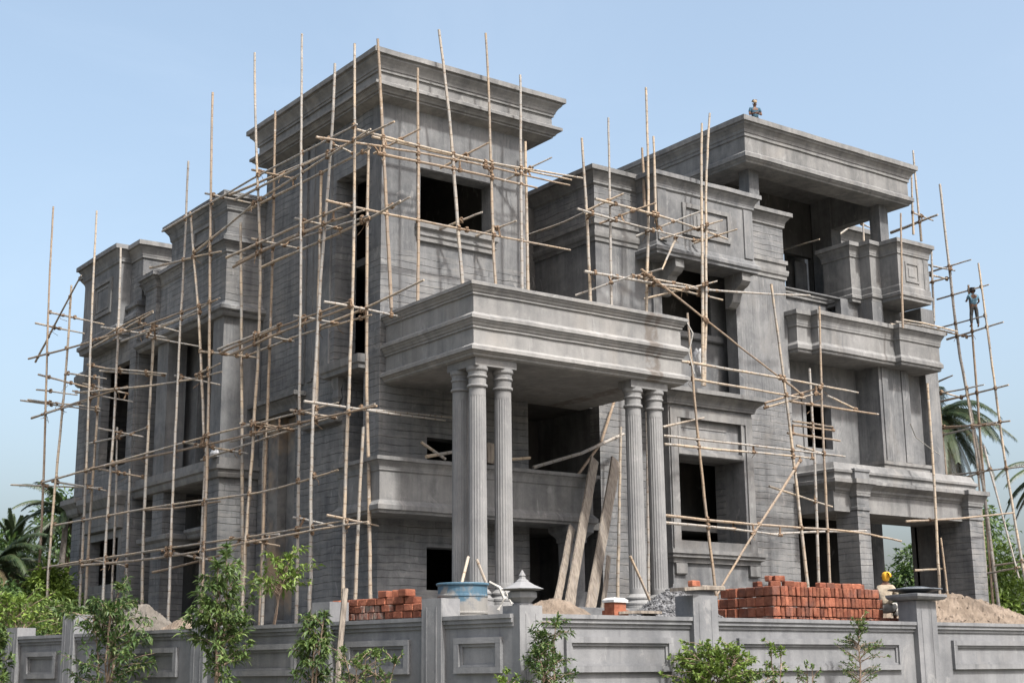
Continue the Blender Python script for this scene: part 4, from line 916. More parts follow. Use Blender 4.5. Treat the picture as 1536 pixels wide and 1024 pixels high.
for k in range(nz):
    z = .90 + .2*k
    x = x0 + rb.uniform(-.01, .01)
    while x < 1.74 - (.12 if k == 3 else 0):
        if rb.random() < .05:
            put_brick(rb.choice(sq), (x+.11, y0+.12+rb.uniform(-.008,.012), z), (0, 0, rb.uniform(-.02,.02)), LONG, 'bricks in the long stack'); x += .232
        else:
            put_brick(rb.choice(up), (x+.054, y0+.12+rb.uniform(-.02,.02), z), (rb.uniform(-.03,.03), rb.uniform(-.02,.02), rb.uniform(-.03,.03)), LONG, 'bricks in the long stack'); x += .113
    for j in range(1, 7):   # the left end going back
        y = y0 + .12 + .247*j
        if k < 3 or j < 6:
            put_brick(rb.choice(sq), (x0+.1+rb.uniform(-.02,.02)-.03*(3-k)*(j > 3), y, z), (0, 0, rb.uniform(-.03,.03)), LONG, 'bricks in the long stack')
    if k == nz-1:
        for j in range(1, 3):
            x = x0+.22
            while x < 1.5:
                put_brick(rb.choice(sq), (x+.11, y0+.12+.247*j, z+rb.uniform(0,.012)), (0, 0, rb.uniform(-.03,.03)), LONG, 'bricks in the long stack'); x += .235
x = x0 + .35
while x < 1.45:
    if rb.random() < .95: put_brick(rb.choice(flat), (x+.12, y0+.3+rb.uniform(-.05,.12), 1.697), (0, 0, rb.uniform(-.25,.25)), LONG, 'bricks in the long stack')
    x += .252
for a, b, z, q in ((x0+.5,y0+.55,1.81,.3), (x0+.3,y0+.7,1.697,1.2), (x0+.62,y0+.42,1.81,-.2)):
    put_brick(flat[0], (a, b, z), (0, 0, q), LONG, 'bricks in the long stack')
for a, q in ((1.75, 0), (1.98, .05), (2.25, -.04), (1.86, .1), (2.5, .02), (2.62, 0)):
    put_brick(rb.choice(sq), (a, y0+.1, .93), (0, 0, q), 'loose red brick lying by the right foot of the long stack next to the woman', 'bricks at the foot of the long stack')
# looser stack behind the left wall
LOOSE = 'red brick in the loose stack behind the wall left of the blue drum'
DUST = 'dusty mortar stained brick in the loose stack left of the blue drum'
flatb = [brick_mesh('brick', .225, .23, .125, 'brick', 40+k) for k in range(3)]
dust = [brick_mesh('brick', .11, .23, .125, 'dusty_brick', 50+k) for k in range(3)]
ang = math.atan2(WD.y, WD.x)
for k in range(4):
    z = .90 + .129*k; u = 2.42 + (.0, .05, .02, .5)[k]
    while u < (4.95, 4.93, 4.9, 4.92)[k]:
        p = wl(u, -.55 + rb.uniform(-.02,.02))
        isd = (3.2 < u < 4.4 and k in (0, 1, 2) and rb.random() < .8)
        if isd: put_brick(rb.choice(dust), (p[0], p[1], z), (0, 0, ang+rb.uniform(-.05,.05)), DUST, 'dusty bricks in the loose stack'); u += .118
        else: put_brick(rb.choice(flatb), (p[0], p[1], z), (0, 0, ang+rb.uniform(-.07,.07)), LOOSE, 'bricks in the loose stack'); u += .238
for u, w, z, q in ((3.3,-.6,1.416,.4), (3.6,-.55,1.416,.1), (3.02,-.5,1.416,-.1)):
    p = wl(u, w); put_brick(rb.choice(flatb), (p[0], p[1], z), (0, 0, ang+q), LOOSE, 'bricks in the loose stack')

# ------------------------------------------------------------------ heaps
def mound(name, c, rx, ry, h, mat, label=None, cat='heap', seed=1, stones=0, n=56, kind=None, p=1.25, rough=1.8):
    r = random.Random(seed)
    ph = [(r.uniform(2,9), r.uniform(2,9), r.uniform(0,6.3), r.uniform(.02,.07)) for _ in range(14)]
    bm = bmesh.new(); g = []
    H_ = lambda u, v: max(0., (1-min(1, math.hypot(u, v))**p))*h*(1+sum(a*math.sin(fx*u+fy*v+q) for fx, fy, q, a in ph)) + .02*math.sin(23*u+4)*math.sin(19*v)*h
    for i in range(n+1):
        row = []
        for j in range(n+1):
            u, v = -1+2*i/n, -1+2*j/n
            z = H_(u, v) + r.uniform(-.012,.012)*rough*(h**.5 if math.hypot(u,v) < 1 else 0)
            row.append(bm.verts.new((u*rx, v*ry, z - (.06 if math.hypot(u, v) > .99 else 0))))
        g.append(row)
    for i in range(n):
        for j in range(n): bm.faces.new((g[i][j], g[i+1][j], g[i+1][j+1], g[i][j+1]))
    for _ in range(stones):
        a, q = r.uniform(0, 6.283), math.sqrt(r.random())*.97
        u, v = q*math.cos(a), q*math.sin(a); s = r.uniform(.014, .03)
        res = bmesh.ops.create_icosphere(bm, subdivisions=1, radius=s, matrix=Matrix.Translation((u*rx, v*ry, H_(u, v)+s*.3)) @ Matrix.Rotation(r.uniform(0,6), 4, 'X') @ Matrix.Diagonal((1, r.uniform(.6,1), r.uniform(.5,.9), 1)))
        for w in res['verts']: w.co += Vector((r.uniform(-1,1), r.uniform(-1,1), r.uniform(-1,1)))*s*.25
    me = bpy.data.meshes.new(name); bm.to_mesh(me); bm.free(); me.materials.append(M[mat])
    o = bpy.data.objects.new(name, me); col.objects.link(o); o.location = c
    return props(o, label, cat, None, kind)
mound('sand_heap', (6.6,-15.4,.78), 3.6, 2.3, 1.02, 'sand', 'large heap of building sand behind the wall at the right edge', seed=3, n=90, p=1.1, stones=500, rough=3.5)
mound('sand_heap', (-5.9,-16.1,.78), 1.25, 1.1, .62, 'sand', 'low heap of brown sand at the foot of the leaning planks', seed=5)
mound('gravel_heap', (-2.85,-16.1,.78), 1.7, 1.1, .70, 'gravel', 'heap of grey crushed stone behind the wall by the right columns', seed=8, stones=4200)
mound('earth_heap', (-9.0,-7.2,.8), 1.2, 1.2, .55, 'sand', 'small heap of brown earth behind the left wall near a pole foot', seed=9)
mound('earth_heap', (-9.3,-5.0,.7), 1.3, 2.0, .95, 'earth', 'broad pale rubble mound behind the left wall at the far corner', seed=12)

# ------------------------------------------------------------------ planks, sticks and clutter
def board(name, a, b, w, t, label, cat, mat='wood', up=(.2,-1,.1), taper=0., group=None):
    a, b = Vector(a), Vector(b); r = random.Random(hash(label) % 999 if False else len(label)*7+int(abs(a.x)*10))
    d = b-a; sx = d.cross(Vector(up)).normalized(); sy = sx.cross(d).normalized(); mb = MB(); n = 7
    P = []
    for k in range(n+1):
        f = k/n; c = a+d*f + sx*r.uniform(-.01,.01)+sy*.015*math.sin(3*f)
        ww = w*(1-taper*f)*r.uniform(.94,1.04)
        P.append([c-sx*ww/2-sy*t/2, c+sx*ww/2-sy*t/2, c+sx*ww/2+sy*t/2, c-sx*ww/2+sy*t/2])
    for A, B in zip(P, P[1:]):
        for i in range(4): mb.face([A[i], A[(i+1)%4], B[(i+1)%4], B[i]])
    mb.face(P[0][::-1]); mb.face(P[-1])
    o = mb.build(name, M[mat], at=tuple(a)); return props(o, label, cat, group)
board('wood_plank', (4.63,-3.3,1.95), (7.19,-1.58,6.84), .36, .06, 'long grey plank leaning on the balcony end, the left of the two wide ones', 'plank')
board('wood_plank', (5.38,-3.4,1.9), (8.2,-1.45,6.91), .42, .06, 'widest pale plank leaning beside the square-edged pier, its sunlit face bright', 'plank')
board('wood_plank', (4.15,-3.3,1.95), (6.11,-1.7,4.58), .27, .06, 'shorter leaning plank that ends below the balcony, left of the wide ones', 'plank')
board('wood_plank', (5.0,-3.0,1.9), (5.75,-2.5,4.2), .22, .05, 'short dark plank standing half hidden between the two wide leaning planks', 'plank')
board('wood_plank', (5.95,-3.3,1.9), (6.5,-3.0,3.6), .16, .05, 'narrow splintered plank leaning against the right edge of the widest plank', 'plank')
def stick(name, pts, r, label, cat, mat='wood', group=None):
    mb = MB(); mb.tube([Vector(p) for p in pts], r, 7); o = mb.build(name, M[mat], merge=False, smooth=True, at=tuple(pts[0])); return props(o, label, cat, group)
stick('wooden_stick', [(-2.24,-14.9,1.2), (-2.55,-14.85,1.85), (-2.82,-14.8,2.40)], .03, 'pale wooden handle standing in the gravel heap before the right columns', 'stick', 'bamboo')
stick('wooden_stake', [(-9.79,-14.96,-1.5), (-9.70,-14.9,.3), (-9.5,-14.75,1.56)], .055, 'weathered stake leaning on the outside of the left wall by the loose bricks', 'stake')
stick('bamboo_stick', [(5.2,-.9,6.5), (7.3,-.8,7.15), (9.35,-.55,8.0)], .06, 'thick bamboo slanting up behind the right column pair over the balcony', 'bamboo', 'bamboo')
stick('bamboo_stick', [(7.1,-.8,6.4), (8.3,-.6,7.6), (9.2,-.3,9.2)], .05, 'thin bamboo prop rising steeply from the balcony end to the porch roof', 'bamboo', 'bamboo')
stick('bamboo_stick', [(.76,-1.2,6.9), (1.49,-1.45,6.4)], .05, 'short dark bamboo crossing another on the balcony rail before the small window', 'bamboo', 'bamboo')
stick('bamboo_stick', [(.75,-1.5,6.42), (2.6,-1.2,6.85)], .055, 'bamboo lying on the balcony rail under the crossing one, left of the columns', 'bamboo', 'bamboo')
stick('bamboo_stick', [(3.2,-1.3,6.5), (4.75,-1.35,6.72)], .05, 'bamboo end poking past the third column along the balcony rail', 'bamboo', 'bamboo')
board('wood_block', (3.18,-1.32,6.42), (3.2,-1.3,7.05), .36, .2, 'upright timber block standing on the balcony rail between the left columns', 'block')
for k, (a, b) in enumerate((((-2.9,-.95,13.72),(0,0,0)),)): pass
for k, lab in enumerate(('lowest and thickest of the bamboos lying across the top right balcony corner', 'topmost pale bamboo lying across the top right balcony corner', 'thin bamboo lying in the middle of those on the top right balcony corner')):
    stick('bamboo_stick', [(23.5+.15*k,-.75-.16*k,13.72+.09*k), (25.2,-.85-.14*k,13.75+.08*k), (26.9+.2*k,-.9-.12*k,13.72+.06*k)], .055-.008*k, lab, 'bamboo', 'bamboo')
# things on the pillars
board('wood_plank', (-4.95,-18.5,1.47), (-3.75,-18.3,1.52), .34, .06, 'rough board lying flat across the top of the middle wall pillar', 'plank', up=(0,0,1))
put_brick(flat[1], (-4.42,-18.38,1.535), (0,0,.2), 'dusty brick resting on the board on the middle wall pillar', 'loose bricks')
stick('wooden_stick', [(-4.3,-18.45,1.545), (-3.5,-18.2,1.56)], .025, 'thin stick lying on the board beside the brick on the middle pillar', 'stick')
mb = MB(); mb.stack(rect(1.52,2.17,-18.55,-18.02), [(0,1.425),(.10,1.45),(.14,1.5),(.14,1.55),(.02,1.56)])
props(mb.build('coping_slab', M['wallgrey'], at=(1.84,-18.3,1.42)), 'unfinished moulded slab lying on top of the right wall pillar', 'slab')
mb = MB(); mb.lathe((2.12,-18.05), [(.12,1.562),(.16,1.57),(.34,1.625),(.52,1.66),(.56,1.67),(.55,1.685),(.36,1.70),(.2,1.73),(.05,1.735)], 28)
props(mb.build('mortar_pan', M['dark_pan'], at=(2.12,-18.05,1.56)), 'wide dark steel pan turned over on the right wall pillar slab', 'pan')
board('wood_plank', (-4.75,-16.5,1.14), (-3.7,-16.5,1.16), .4, .05, 'short board lying on the ground under the red and white block', 'plank', up=(0,0,1))
mb = MB(); mb.stack(rect(-4.85,-4.5,-16.65,-16.3), [(0,.8),(0,1.19),(-.03,1.19),(-.03,1.33)], 0); mb.stack(rect(-4.82,-4.53,-16.62,-16.33), [(.03,1.332),(.03,1.38),(-.03,1.42)], 1)
props(mb.build('brick_block', [M['brick'], M['white_paint']], at=(-4.68,-16.5,.8)), 'small red brick block with a white top between the planks and the gravel', 'block')
# drum
mb = MB(); mb.lathe((-7.82,-16.0), [(0.440,.8),(0.444,.82),(0.444,1.08),(0.456,1.09),(0.456,1.12),(0.444,1.13),(0.444,1.38),(0.456,1.39),(0.456,1.42),(0.444,1.43),(0.444,1.58),(0.471,1.59),(0.475,1.615),(0.466,1.63),(0.431,1.63),(0.431,1.2)], 36)
D = mb.build('water_drum', M['drum'], at=(-7.82,-16.0,.8)); props(D, 'blue and grey peeling water drum behind the left wall near the corner pillar', 'drum')
stick('wooden_stick', [(-8.19,-16.38,1.16), (-7.89,-16.10,1.68), (-7.59,-15.85,2.12)], .028, 'thin pole leaning left out over the rim of the blue drum', 'stick', 'bamboo')
stick('wooden_stick', [(-7.32,-16.05,1.61), (-7.44,-15.90,2.08)], .028, 'short pole leaning right at the far rim of the blue drum', 'stick', 'bamboo')
mb = MB(); mb.tube([(-7.34,-16.15,1.66),(-7.22,-16.30,1.56),(-7.19,-16.40,1.36),(-7.29,-16.35,1.16)], .03, 6); mb.tube([(-7.34,-16.15,1.66),(-7.14,-16.35,1.51),(-7.06,-16.45,1.26)], .015, 5)
props(mb.build('rope', M['white_cloth'], at=(-7.34,-16.15,1.66)), 'pale rope hanging down the right side of the blue drum', 'rope')
mb = MB(); mb.tube([(21.2,-3.2,9.1),(23,-2.0,8.9),(25,-1.1,8.75),(26.5,-.4,8.7)], .018, 5)
props(mb.build('rope', M['white_cloth'], at=(21.2,-3.2,9.1)), 'thin rope stretched from the right scaffold across the fluted pier', 'rope')
# plastic sheet hanging beside the porch roof
r = random.Random(3); mb = MB(); G = []
for k in range(9):
    z = 11.15-.125*k; w = (.22,.36,.42,.46,.44,.38,.30,.22,.10)[k]; G.append([(12.05-w/2+w*i/6, -1.55+.09*math.sin(i*2.1+k)+r.uniform(-.03,.03), z+r.uniform(-.04,.04)) for i in range(7)])
for A, B in zip(G, G[1:]):
    for i in range(6): mb.face([A[i], A[i+1], B[i+1], B[i]])
o = mb.build('plastic_sheet', M['plastic'], at=(12.05,-1.5,11.3), smooth=True); md = o.modifiers.new('thick', 'SOLIDIFY'); md.thickness = .015
props(o, 'crumpled white plastic sheet hanging behind the right end of the porch roof', 'plastic sheet')
mb = MB(); mb.tube([(8.62,-4.6,11.05),(8.72,-4.8,10.6),(8.6,-4.7,10.0),(8.75,-4.75,9.3)], .022, 5); 
props(mb.build('cloth_strip', M['white_cloth'], at=(8.75,-4.2,11)), 'white cloth strip dangling off the right edge of the porch roof', 'cloth')
mb = MB(); mb.lathe((-1.35,8.5), [(.1,7.46),(.28,7.48),(.3,7.6),(.22,7.75),(.1,7.82)], 12)
props(mb.build('cement_bag', M['plastic'], at=(-1.35,8.5,7.46)), 'small white bag sitting on the ledge of the left bay', 'bag')
# ------------------------------------------------------------------ people
def skin(name, nodes, edges, root, mat, levels=2):
    me = bpy.data.meshes.new(name); keys = list(nodes); ix = {k: i for i, k in enumerate(keys)}
    me.from_pydata([nodes[k][0] for k in keys], [(ix[a], ix[b]) for a, b in edges], [])
    o = bpy.data.objects.new(name, me); col.objects.link(o)
    md = o.modifiers.new('s', 'SKIN'); md.use_smooth_shade = True
    for k in keys:
        d = me.skin_vertices[0].data[ix[k]]; rr = nodes[k][1]; d.radius = rr if isinstance(rr, tuple) else (rr, rr); d.use_root = (k == root)
    md2 = o.modifiers.new('u', 'SUBSURF'); md2.levels = levels; md2.render_levels = levels
    dg = bpy.context.evaluated_depsgraph_get(); dg.update()
    m2 = bpy.data.meshes.new_from_object(o.evaluated_get(dg)); m2.name = name
    bpy.data.objects.remove(o); m2.materials.clear(); m2.materials.append(M[mat])
    return m2
def person(loc, rz, J, label, top, legs, hat, hands=True, sleeves=('elbow',)):
    """J: joints in local space (facing +Y); one continuous body, clothes over it"""
    T = thing('person', loc, label, 'person'); T.rotation_euler = (0, 0, rz)
    V = {k: Vector(p) for k, p in J.items()}
    rad = dict(pelvis=(.13,.11), waist=(.115,.095), chest=(.145,.105), neck=.05, head=(.074,.088), crown=(.07,.08), chin=(.05,.05))
    nd = {'pelvis': (V['pelvis'], rad['pelvis']), 'waist': (V['waist'], rad['waist']), 'chest': (V['chest'], rad['chest']), 'neck': (V['neck'], .05), 'head': (V['head'], (.078,.088)), 'crown': (V['crown'], (.066,.074))}
    ed = [('pelvis','waist'), ('waist','chest'), ('chest','neck'), ('neck','head'), ('head','crown')]
    for s in 'lr':
        for k, r in (('shoulder',.055), ('elbow',.04), ('wrist',.028), ('palm',(.038,.018)), ('hip',.085), ('knee',.055), ('ankle',.038), ('toe',.032)): nd[s+k] = (V[s+k], r)
        ed += [('chest', s+'shoulder'), (s+'shoulder', s+'elbow'), (s+'elbow', s+'wrist'), (s+'wrist', s+'palm'), ('pelvis', s+'hip'), (s+'hip', s+'knee'), (s+'knee', s+'ankle'), (s+'ankle', s+'toe')]
    body = skin('body', nd, ed, 'pelvis', 'skin')
    # fingers, nose and ears grown into the same mesh
    mb = MB()
    up = (V['crown']-V['head']).normalized(); fw = V['face'].normalized(); sd = fw.cross(up).normalized()
    hc = V['head']*.55+V['crown']*.45
    for s in 'lr':
        d = (V[s+'palm']-V[s+'wrist']).normalized(); a = d.cross(Vector((0,0,1)) if abs(d.z) < .9 else Vector((1,0,0))).normalized(); c = d.cross(a)
        for q, (o, L) in enumerate(((-.03,.062), (-.011,.074), (.009,.07), (.028,.055))):
            b0 = V[s+'palm']+a*o; mb.tube([b0, b0+d*L*.5+c*.004, b0+d*L*.82+c*.02, b0+d*L+c*.038], [.0095,.009,.008,.006], 6)
        b0 = V[s+'wrist']*.55+V[s+'palm']*.45; mb.tube([b0-a*.02, b0-a*.05+d*.025, b0-a*.055+d*.06+c*.015], [.011,.010,.007], 6)
    mb.tube([hc+fw*.075+up*.01, hc+fw*.098-up*.028, hc+fw*.08-up*.035], [.009,.014,.008], 6)
    for k in (-1, 1): mb.tube([hc+sd*.076*k+up*.02, hc+sd*.088*k-fw*.012, hc+sd*.076*k-up*.03], [.01,.016,.008], 6)
    bm = bmesh.new(); bm.from_mesh(body)
    base = len(bm.verts); vs = [bm.verts.new(p) for p in mb.v]
    for f in mb.f:
        try: bm.faces.new([vs[i] for i in f])
        except ValueError: pass
    bm.to_mesh(body); bm.free(); body.polygons.foreach_set('use_smooth', [True]*len(body.polygons))
    B = bpy.data.objects.new('body', body); col.objects.link(B); B.parent = T
    def wear(name, nodes, edges, root, mat):
        o = bpy.data.objects.new(name, skin(name, nodes, edges, root, mat)); col.objects.link(o); o.parent = T; return o
    g = lambda k, r: (V[k], r)
    n2 = {'pelvis': g('pelvis', (.148,.125)), 'waist': g('waist', (.14,.118)), 'chest': g('chest', (.168,.128)), 'neck': (V['chest']*.35+V['neck']*.65, .07)}
    e2 = [('pelvis','waist'), ('waist','chest'), ('chest','neck')]
    for s in 'lr':
        n2[s+'s'] = g(s+'shoulder', .075); n2[s+'e'] = (V[s+'shoulder']*.35+V[s+'elbow']*.65, .062); e2 += [('chest', s+'s'), (s+'s', s+'e')]
    wear('shirt', n2, e2, 'chest', top)
    n3 = {'pelvis': g('pelvis', (.145,.125))}; e3 = []
    n3['w'] = (V['pelvis']*.7+V['waist']*.3, (.135,.115)); e3.append(('pelvis','w'))
    for s in 'lr':
        n3[s+'h'] = g(s+'hip', .10); n3[s+'k'] = g(s+'knee', .075); n3[s+'a'] = (V[s+'knee']*.12+V[s+'ankle']*.88, .06)
        e3 += [('pelvis', s+'h'), (s+'h', s+'k'), (s+'k', s+'a')]
    wear('trousers', n3, e3, 'pelvis', legs)
    # face: eyes and mouth
    mb = MB()
    for k in (-1, 1): mb.obox(hc+fw*.082+sd*.032*k+up*.012, sd*.013, fw*.006, up*.006)
    mb.obox(hc+fw*.08-up*.06, sd*.022, fw*.006, up*.005)
    mb.build('face_features', M['hair'], None).parent = T
    hm = {'cap': 'cap', 'hair': 'hair', 'scarf': 'yellow_cloth'}[hat]
    n4 = {'a': (hc+up*.055-fw*.008, (.094,.1)), 'b': (hc+up*.115-fw*.01, (.07,.076))}; e4 = [('a','b')]
    if hat == 'hair': n4['c'] = (hc-fw*.045-up*.02, (.075,.07)); e4.append(('a','c'))
    if hat == 'cap': n4['v'] = (hc+up*.05+fw*.12, (.06,.012)); e4.append(('a','v'))
    if hat == 'scarf':
        n4['c'] = (hc-fw*.05-up*.03, (.085,.08)); n4['d'] = (hc-fw*.115+up*.05+sd*.03, .055); n4['e'] = (hc-fw*.19+up*.02+sd*.05, .03); n4['f'] = (hc-fw*.02-up*.10, (.08,.075)); e4 += [('a','c'), ('c','f'), ('a','d'), ('d','e')]
    wear({'cap':'cap','hair':'hair','scarf':'headscarf'}[hat], n4, e4, 'a', hm)
    return T
def stand(h=1.6):
    k = h/1.7
    J = dict(pelvis=(0,0,.92), waist=(0,.0,1.08), chest=(0,0,1.32), neck=(0,.0,1.46), head=(0,.02,1.555), crown=(0,.015,1.635),
             lshoulder=(-.185,0,1.385), lelbow=(-.235,-.02,1.11), lwrist=(-.22,.1,.89), lpalm=(-.215,.13,.82), rshoulder=(.185,0,1.385), relbow=(.235,-.02,1.11), rwrist=(.22,.1,.89), rpalm=(.215,.13,.82),
             lhip=(-.09,0,.88), lknee=(-.11,.03,.48), lankle=(-.12,0,.08), ltoe=(-.13,.15,.035), rhip=(.09,0,.88), rknee=(.11,.03,.48), rankle=(.12,0,.08), rtoe=(.13,.15,.035))
    J = {a: tuple(c*k for c in p) for a, p in J.items()}; J['face'] = (0,1,0); return J
# man on the roof, forearms crossed on the parapet
J = stand(1.66); J['lelbow'] = (-.25,.06,1.08); J['lwrist'] = (-.04,.25,1.06); J['lpalm'] = (.03,.27,1.055); J['relbow'] = (.25,.06,1.08); J['rwrist'] = (.05,.27,1.09); J['rpalm'] = (-.02,.29,1.10)
mb = MB(); mb.box(16.9,19.2,.4,2.0,20.4,20.76); part('roof_step', mb, 'plaster')
person((17.75,.62,20.76), R(180-28), J, 'man in a blue shirt and pale cap leaning on the edge of the top roof', 'blue_shirt', 'dark_cloth', 'cap')
# man on the scaffold seen from behind
J = stand(1.66); J['lelbow'] = (-.26,.12,1.13); J['lwrist'] = (-.16,.33,1.2); J['lpalm'] = (-.14,.39,1.22); J['relbow'] = (.28,.06,1.12); J['rwrist'] = (.24,.26,1.05); J['rpalm'] = (.23,.33,1.05)
J['lankle'] = (-.16,.0,.08); J['ltoe'] = (-.19,.14,.035); J['rankle'] = (.15,.03,.08); J['rtoe'] = (.18,.16,.035); J['lknee'] = (-.14,.03,.46); J['rknee'] = (.13,.05,.46)
person((28.4,-1.27,14.17), R(-30), J, 'bareheaded man in a checked blue shirt standing on the right end scaffold', 'check_shirt', 'dark_cloth', 'hair')
# woman crouching by the bricks
J = dict(pelvis=(0,-.05,.30), waist=(0,.02,.45), chest=(0,.10,.68), neck=(0,.14,.83), head=(-.01,.16,.925), crown=(-.01,.16,1.005),
         lshoulder=(-.14,.10,.72), lelbow=(-.24,.22,.50), lwrist=(-.2,.42,.46), lpalm=(-.19,.48,.44), rshoulder=(.14,.10,.72), relbow=(.26,.22,.48), rwrist=(.36,.4,.42), rpalm=(.38,.46,.40),
         lhip=(-.1,-.02,.28), lknee=(-.17,.38,.40), lankle=(-.15,.1,.08), ltoe=(-.16,.25,.035), rhip=(.1,-.02,.28), rknee=(.17,.38,.40), rankle=(.15,.1,.08), rtoe=(.16,.25,.035), face=(-.55,.83,0))
person((2.15,-17.25,1.03), R(-58), J, 'woman in a yellow headscarf and cream top crouching right of the long brick stack', 'cream_cloth', 'white_cloth', 'scarf')
mb = MB(); mb.box(1.75,3.0,-17.7,-16.6,.8,1.02); props(mb.build('earth_step', M['earth']), kind='structure')

# ------------------------------------------------------------------ plants
def leaf(mb, p, d, L, w, droop, r):
    """a folded lanceolate leaf: four faces"""
    d = d.normalized(); s = d.cross(Vector((0,0,1)))
    if s.length < .1: s = Vector((1,0,0))
    s = (s.normalized()*math.cos(r) + d.cross(s.normalized())*math.sin(r))
    a = p; b = p+d*L*.5; d2 = (d+Vector((0,0,-droop))).normalized(); c = b+d2*L*.5
    n = s.cross(d).normalized()*w*.18
    q = random.random()
    uv = [(q, 0)]*3
    mb.face([a, b-s*w/2+n, b], 0, uv); mb.face([a, b, b+s*w/2+n], 0, uv); mb.face([b, b-s*w/2+n, c], 0, uv); mb.face([b, c, b+s*w/2+n], 0, uv)
def rv(r): 
    while True:
        v = Vector((r.uniform(-1,1), r.uniform(-1,1), r.uniform(-1,1)))
        if .05 < v.length < 1: return v
def shrub(name, loc, h, w, nb, nl, L, W, mats, label, seed, droop=.7, lean=(0,0), cat='shrub', zlow=.25, stems=3, group=None, dz=.4):
    r = random.Random(seed); random.seed(seed)
    T = thing(name, loc, label, cat, group); sb = MB(); lb = MB()
    for s in range(stems):
        a = r.uniform(0, 6.28); sp = r.uniform(.05, .35)*w
        pts = [Vector((0,0,0))]
        for k in range(1, 7):
            f = k/6; pts.append(Vector((math.cos(a)*sp*f+lean[0]*f*f*h+r.uniform(-.03,.03)*w, math.sin(a)*sp*f+lean[1]*f*f*h+r.uniform(-.03,.03)*w, h*f*(1 if s == 0 else r.uniform(.8,.97)))))
        sb.tube(pts, [.022*(1-.8*k/6)*(h**.5) for k in range(7)], 5)
        for _ in range(nb//stems):
            f = zlow+(1-zlow)*r.random()**.8
            k = min(5, int(f*6)); p = pts[k].lerp(pts[k+1], f*6-k)
            a2 = r.uniform(0, 6.28); reach = w*.5*(.35+.75*math.sin(min(1,(1-f)*1.25+.18)*math.pi*.62))*r.uniform(.5,1.1)
            d = Vector((math.cos(a2), math.sin(a2), r.uniform(.1,.9)))
            q = p+d.normalized()*reach
            sb.tube([p, p.lerp(q,.5)+Vector((0,0,.04)), q], [.008,.006,.003], 4)
            for j in range(nl):
                t = .25+.75*r.random()**.7; c = p.lerp(q, t)
                dd = (d.normalized()*.5+rv(r)*.9+Vector((0,0,-dz+.5*t)))
                leaf(lb, c, dd, L*r.uniform(.65,1.25), W*r.uniform(.7,1.2), droop*r.uniform(.4,1.4), r.uniform(-.9,.9))
        for j in range(nl*2):
            leaf(lb, pts[-1]+rv(r)*.05, rv(r)+Vector((0,0,.7)), L*r.uniform(.7,1.2), W, droop*.7, r.uniform(-.9,.9))
    P = Vector(loc)
    sb.build('stem', M['bark'], None, merge=False).parent = T
    lb.build('foliage', M[mats], None, merge=False).parent = T
    return T
SG = 'plants growing along the outside of the boundary wall'
shrub('leafy_sapling', (-11.55,-8.9,-1.5), 3.35, 2.1, 84, 22, .19, .06, 'leafdark', 'broad leafy sapling before the left wall, sprawling across a whole panel', 21, .9, stems=5, zlow=.2, group=SG)
shrub('leafy_sapling', (-10.85,-12.4,-1.5), 3.75, 1.35, 92, 20, .20, .058, 'leaf', 'tallest sapling before the left wall, its narrow crown rising above the coping', 22, .9, stems=4, zlow=.40, group=SG)
shrub('leafy_sapling', (-10.15,-14.55,-1.5), 2.55, .9, 46, 16, .2, .055, 'leaf', 'drooping sapling before the left wall just left of the leaning stake', 23, 1.2, stems=3, zlow=.5, group=SG)
shrub('leafy_sapling', (-8.75,-10.6,.75), 1.6, 1.6, 26, 16, .2, .06, 'leafbright', 'thin small tree behind the left wall with a few tufts of leaves', 24, .8, stems=2, zlow=.55, lean=(.15,.1), group=None)
shrub('bush', (-9.9,-16.3,-1.5), 1.95, 1.3, 70, 16, .085, .04, 'leaf', 'low small-leaved bush in front of the long left panel below the brick pile', 25, .3, stems=6, zlow=.45, group=SG)
shrub('bush', (-8.28,-19.15,-1.5), 2.3, .9, 90, 15, .12, .04, 'leafdark', 'dark narrow-leaved bush standing right of the finial pillar', 26, .6, stems=4, zlow=.4, group=SG)
shrub('bush', (-9.15,-19.2,-1.5), 1.55, .7, 30, 14, .08, .04, 'leafbright', 'small bright green tuft at the foot of the finial pillar', 27, .3, stems=5, zlow=.5, group=SG)
shrub('bush', (-4.95,-19.2,-1.5), 1.95, 1.5, 190, 26, .10, .045, 'leafbright', 'dense bright bush at the foot of the middle wall pillar', 28, .4, stems=7, zlow=.3, group=SG)
shrub('bush', (-4.05,-19.2,-1.5), 1.6, 1.5, 80, 18, .085, .042, 'leaf', 'low spreading bush between the dense bright bush and the pointed sprig', 29, .4, stems=7, zlow=.3, group=SG)
shrub('weed', (-3.35,-19.2,-1.5), 1.98, .5, 34, 13, .085, .04, 'leafbright', 'pointed upright weed before the panel below the long brick stack', 30, .3, stems=2, zlow=.45, group=SG)
shrub('weed', (-2.55,-19.2,-1.5), 1.66, .6, 18, 10, .08, .035, 'leaf', 'sparse little weed between the pointed weed and the thin fine-leaved sapling', 31, .3, stems=3, zlow=.5, group=SG)
shrub('fine_leaved_sapling', (-1.1,-19.2,-1.5), 2.42, 1.0, 62, 18, .075, .028, 'leaf', 'thin fine-leaved sapling with bare side twigs before the wall near the right pillar', 32, .2, stems=1, zlow=.40, group=SG, dz=.1)
shrub('leafy_sapling', (-12.45,-4.45,-1.5), 2.75, .9, 60, 16, .2, .075, 'leaf', 'leafy climber-like shrub at the far left end before the wall', 33, .8, stems=4, zlow=.3, group=SG)
shrub('bush', (-11.4,-2.8,.75), 1.15, 1.9, 50, 14, .2, .07, 'leafbright', 'sunlit yellow-green bush just behind the left wall at the picture edge', 34, .6, stems=6, zlow=.1)
shrub('bush', (-8.0,3.5,.75), 1.3, 2.6, 50, 16, .22, .08, 'leaf', 'low scrub behind the left wall between two scaffold pole feet', 35, .6, stems=6, zlow=.1)

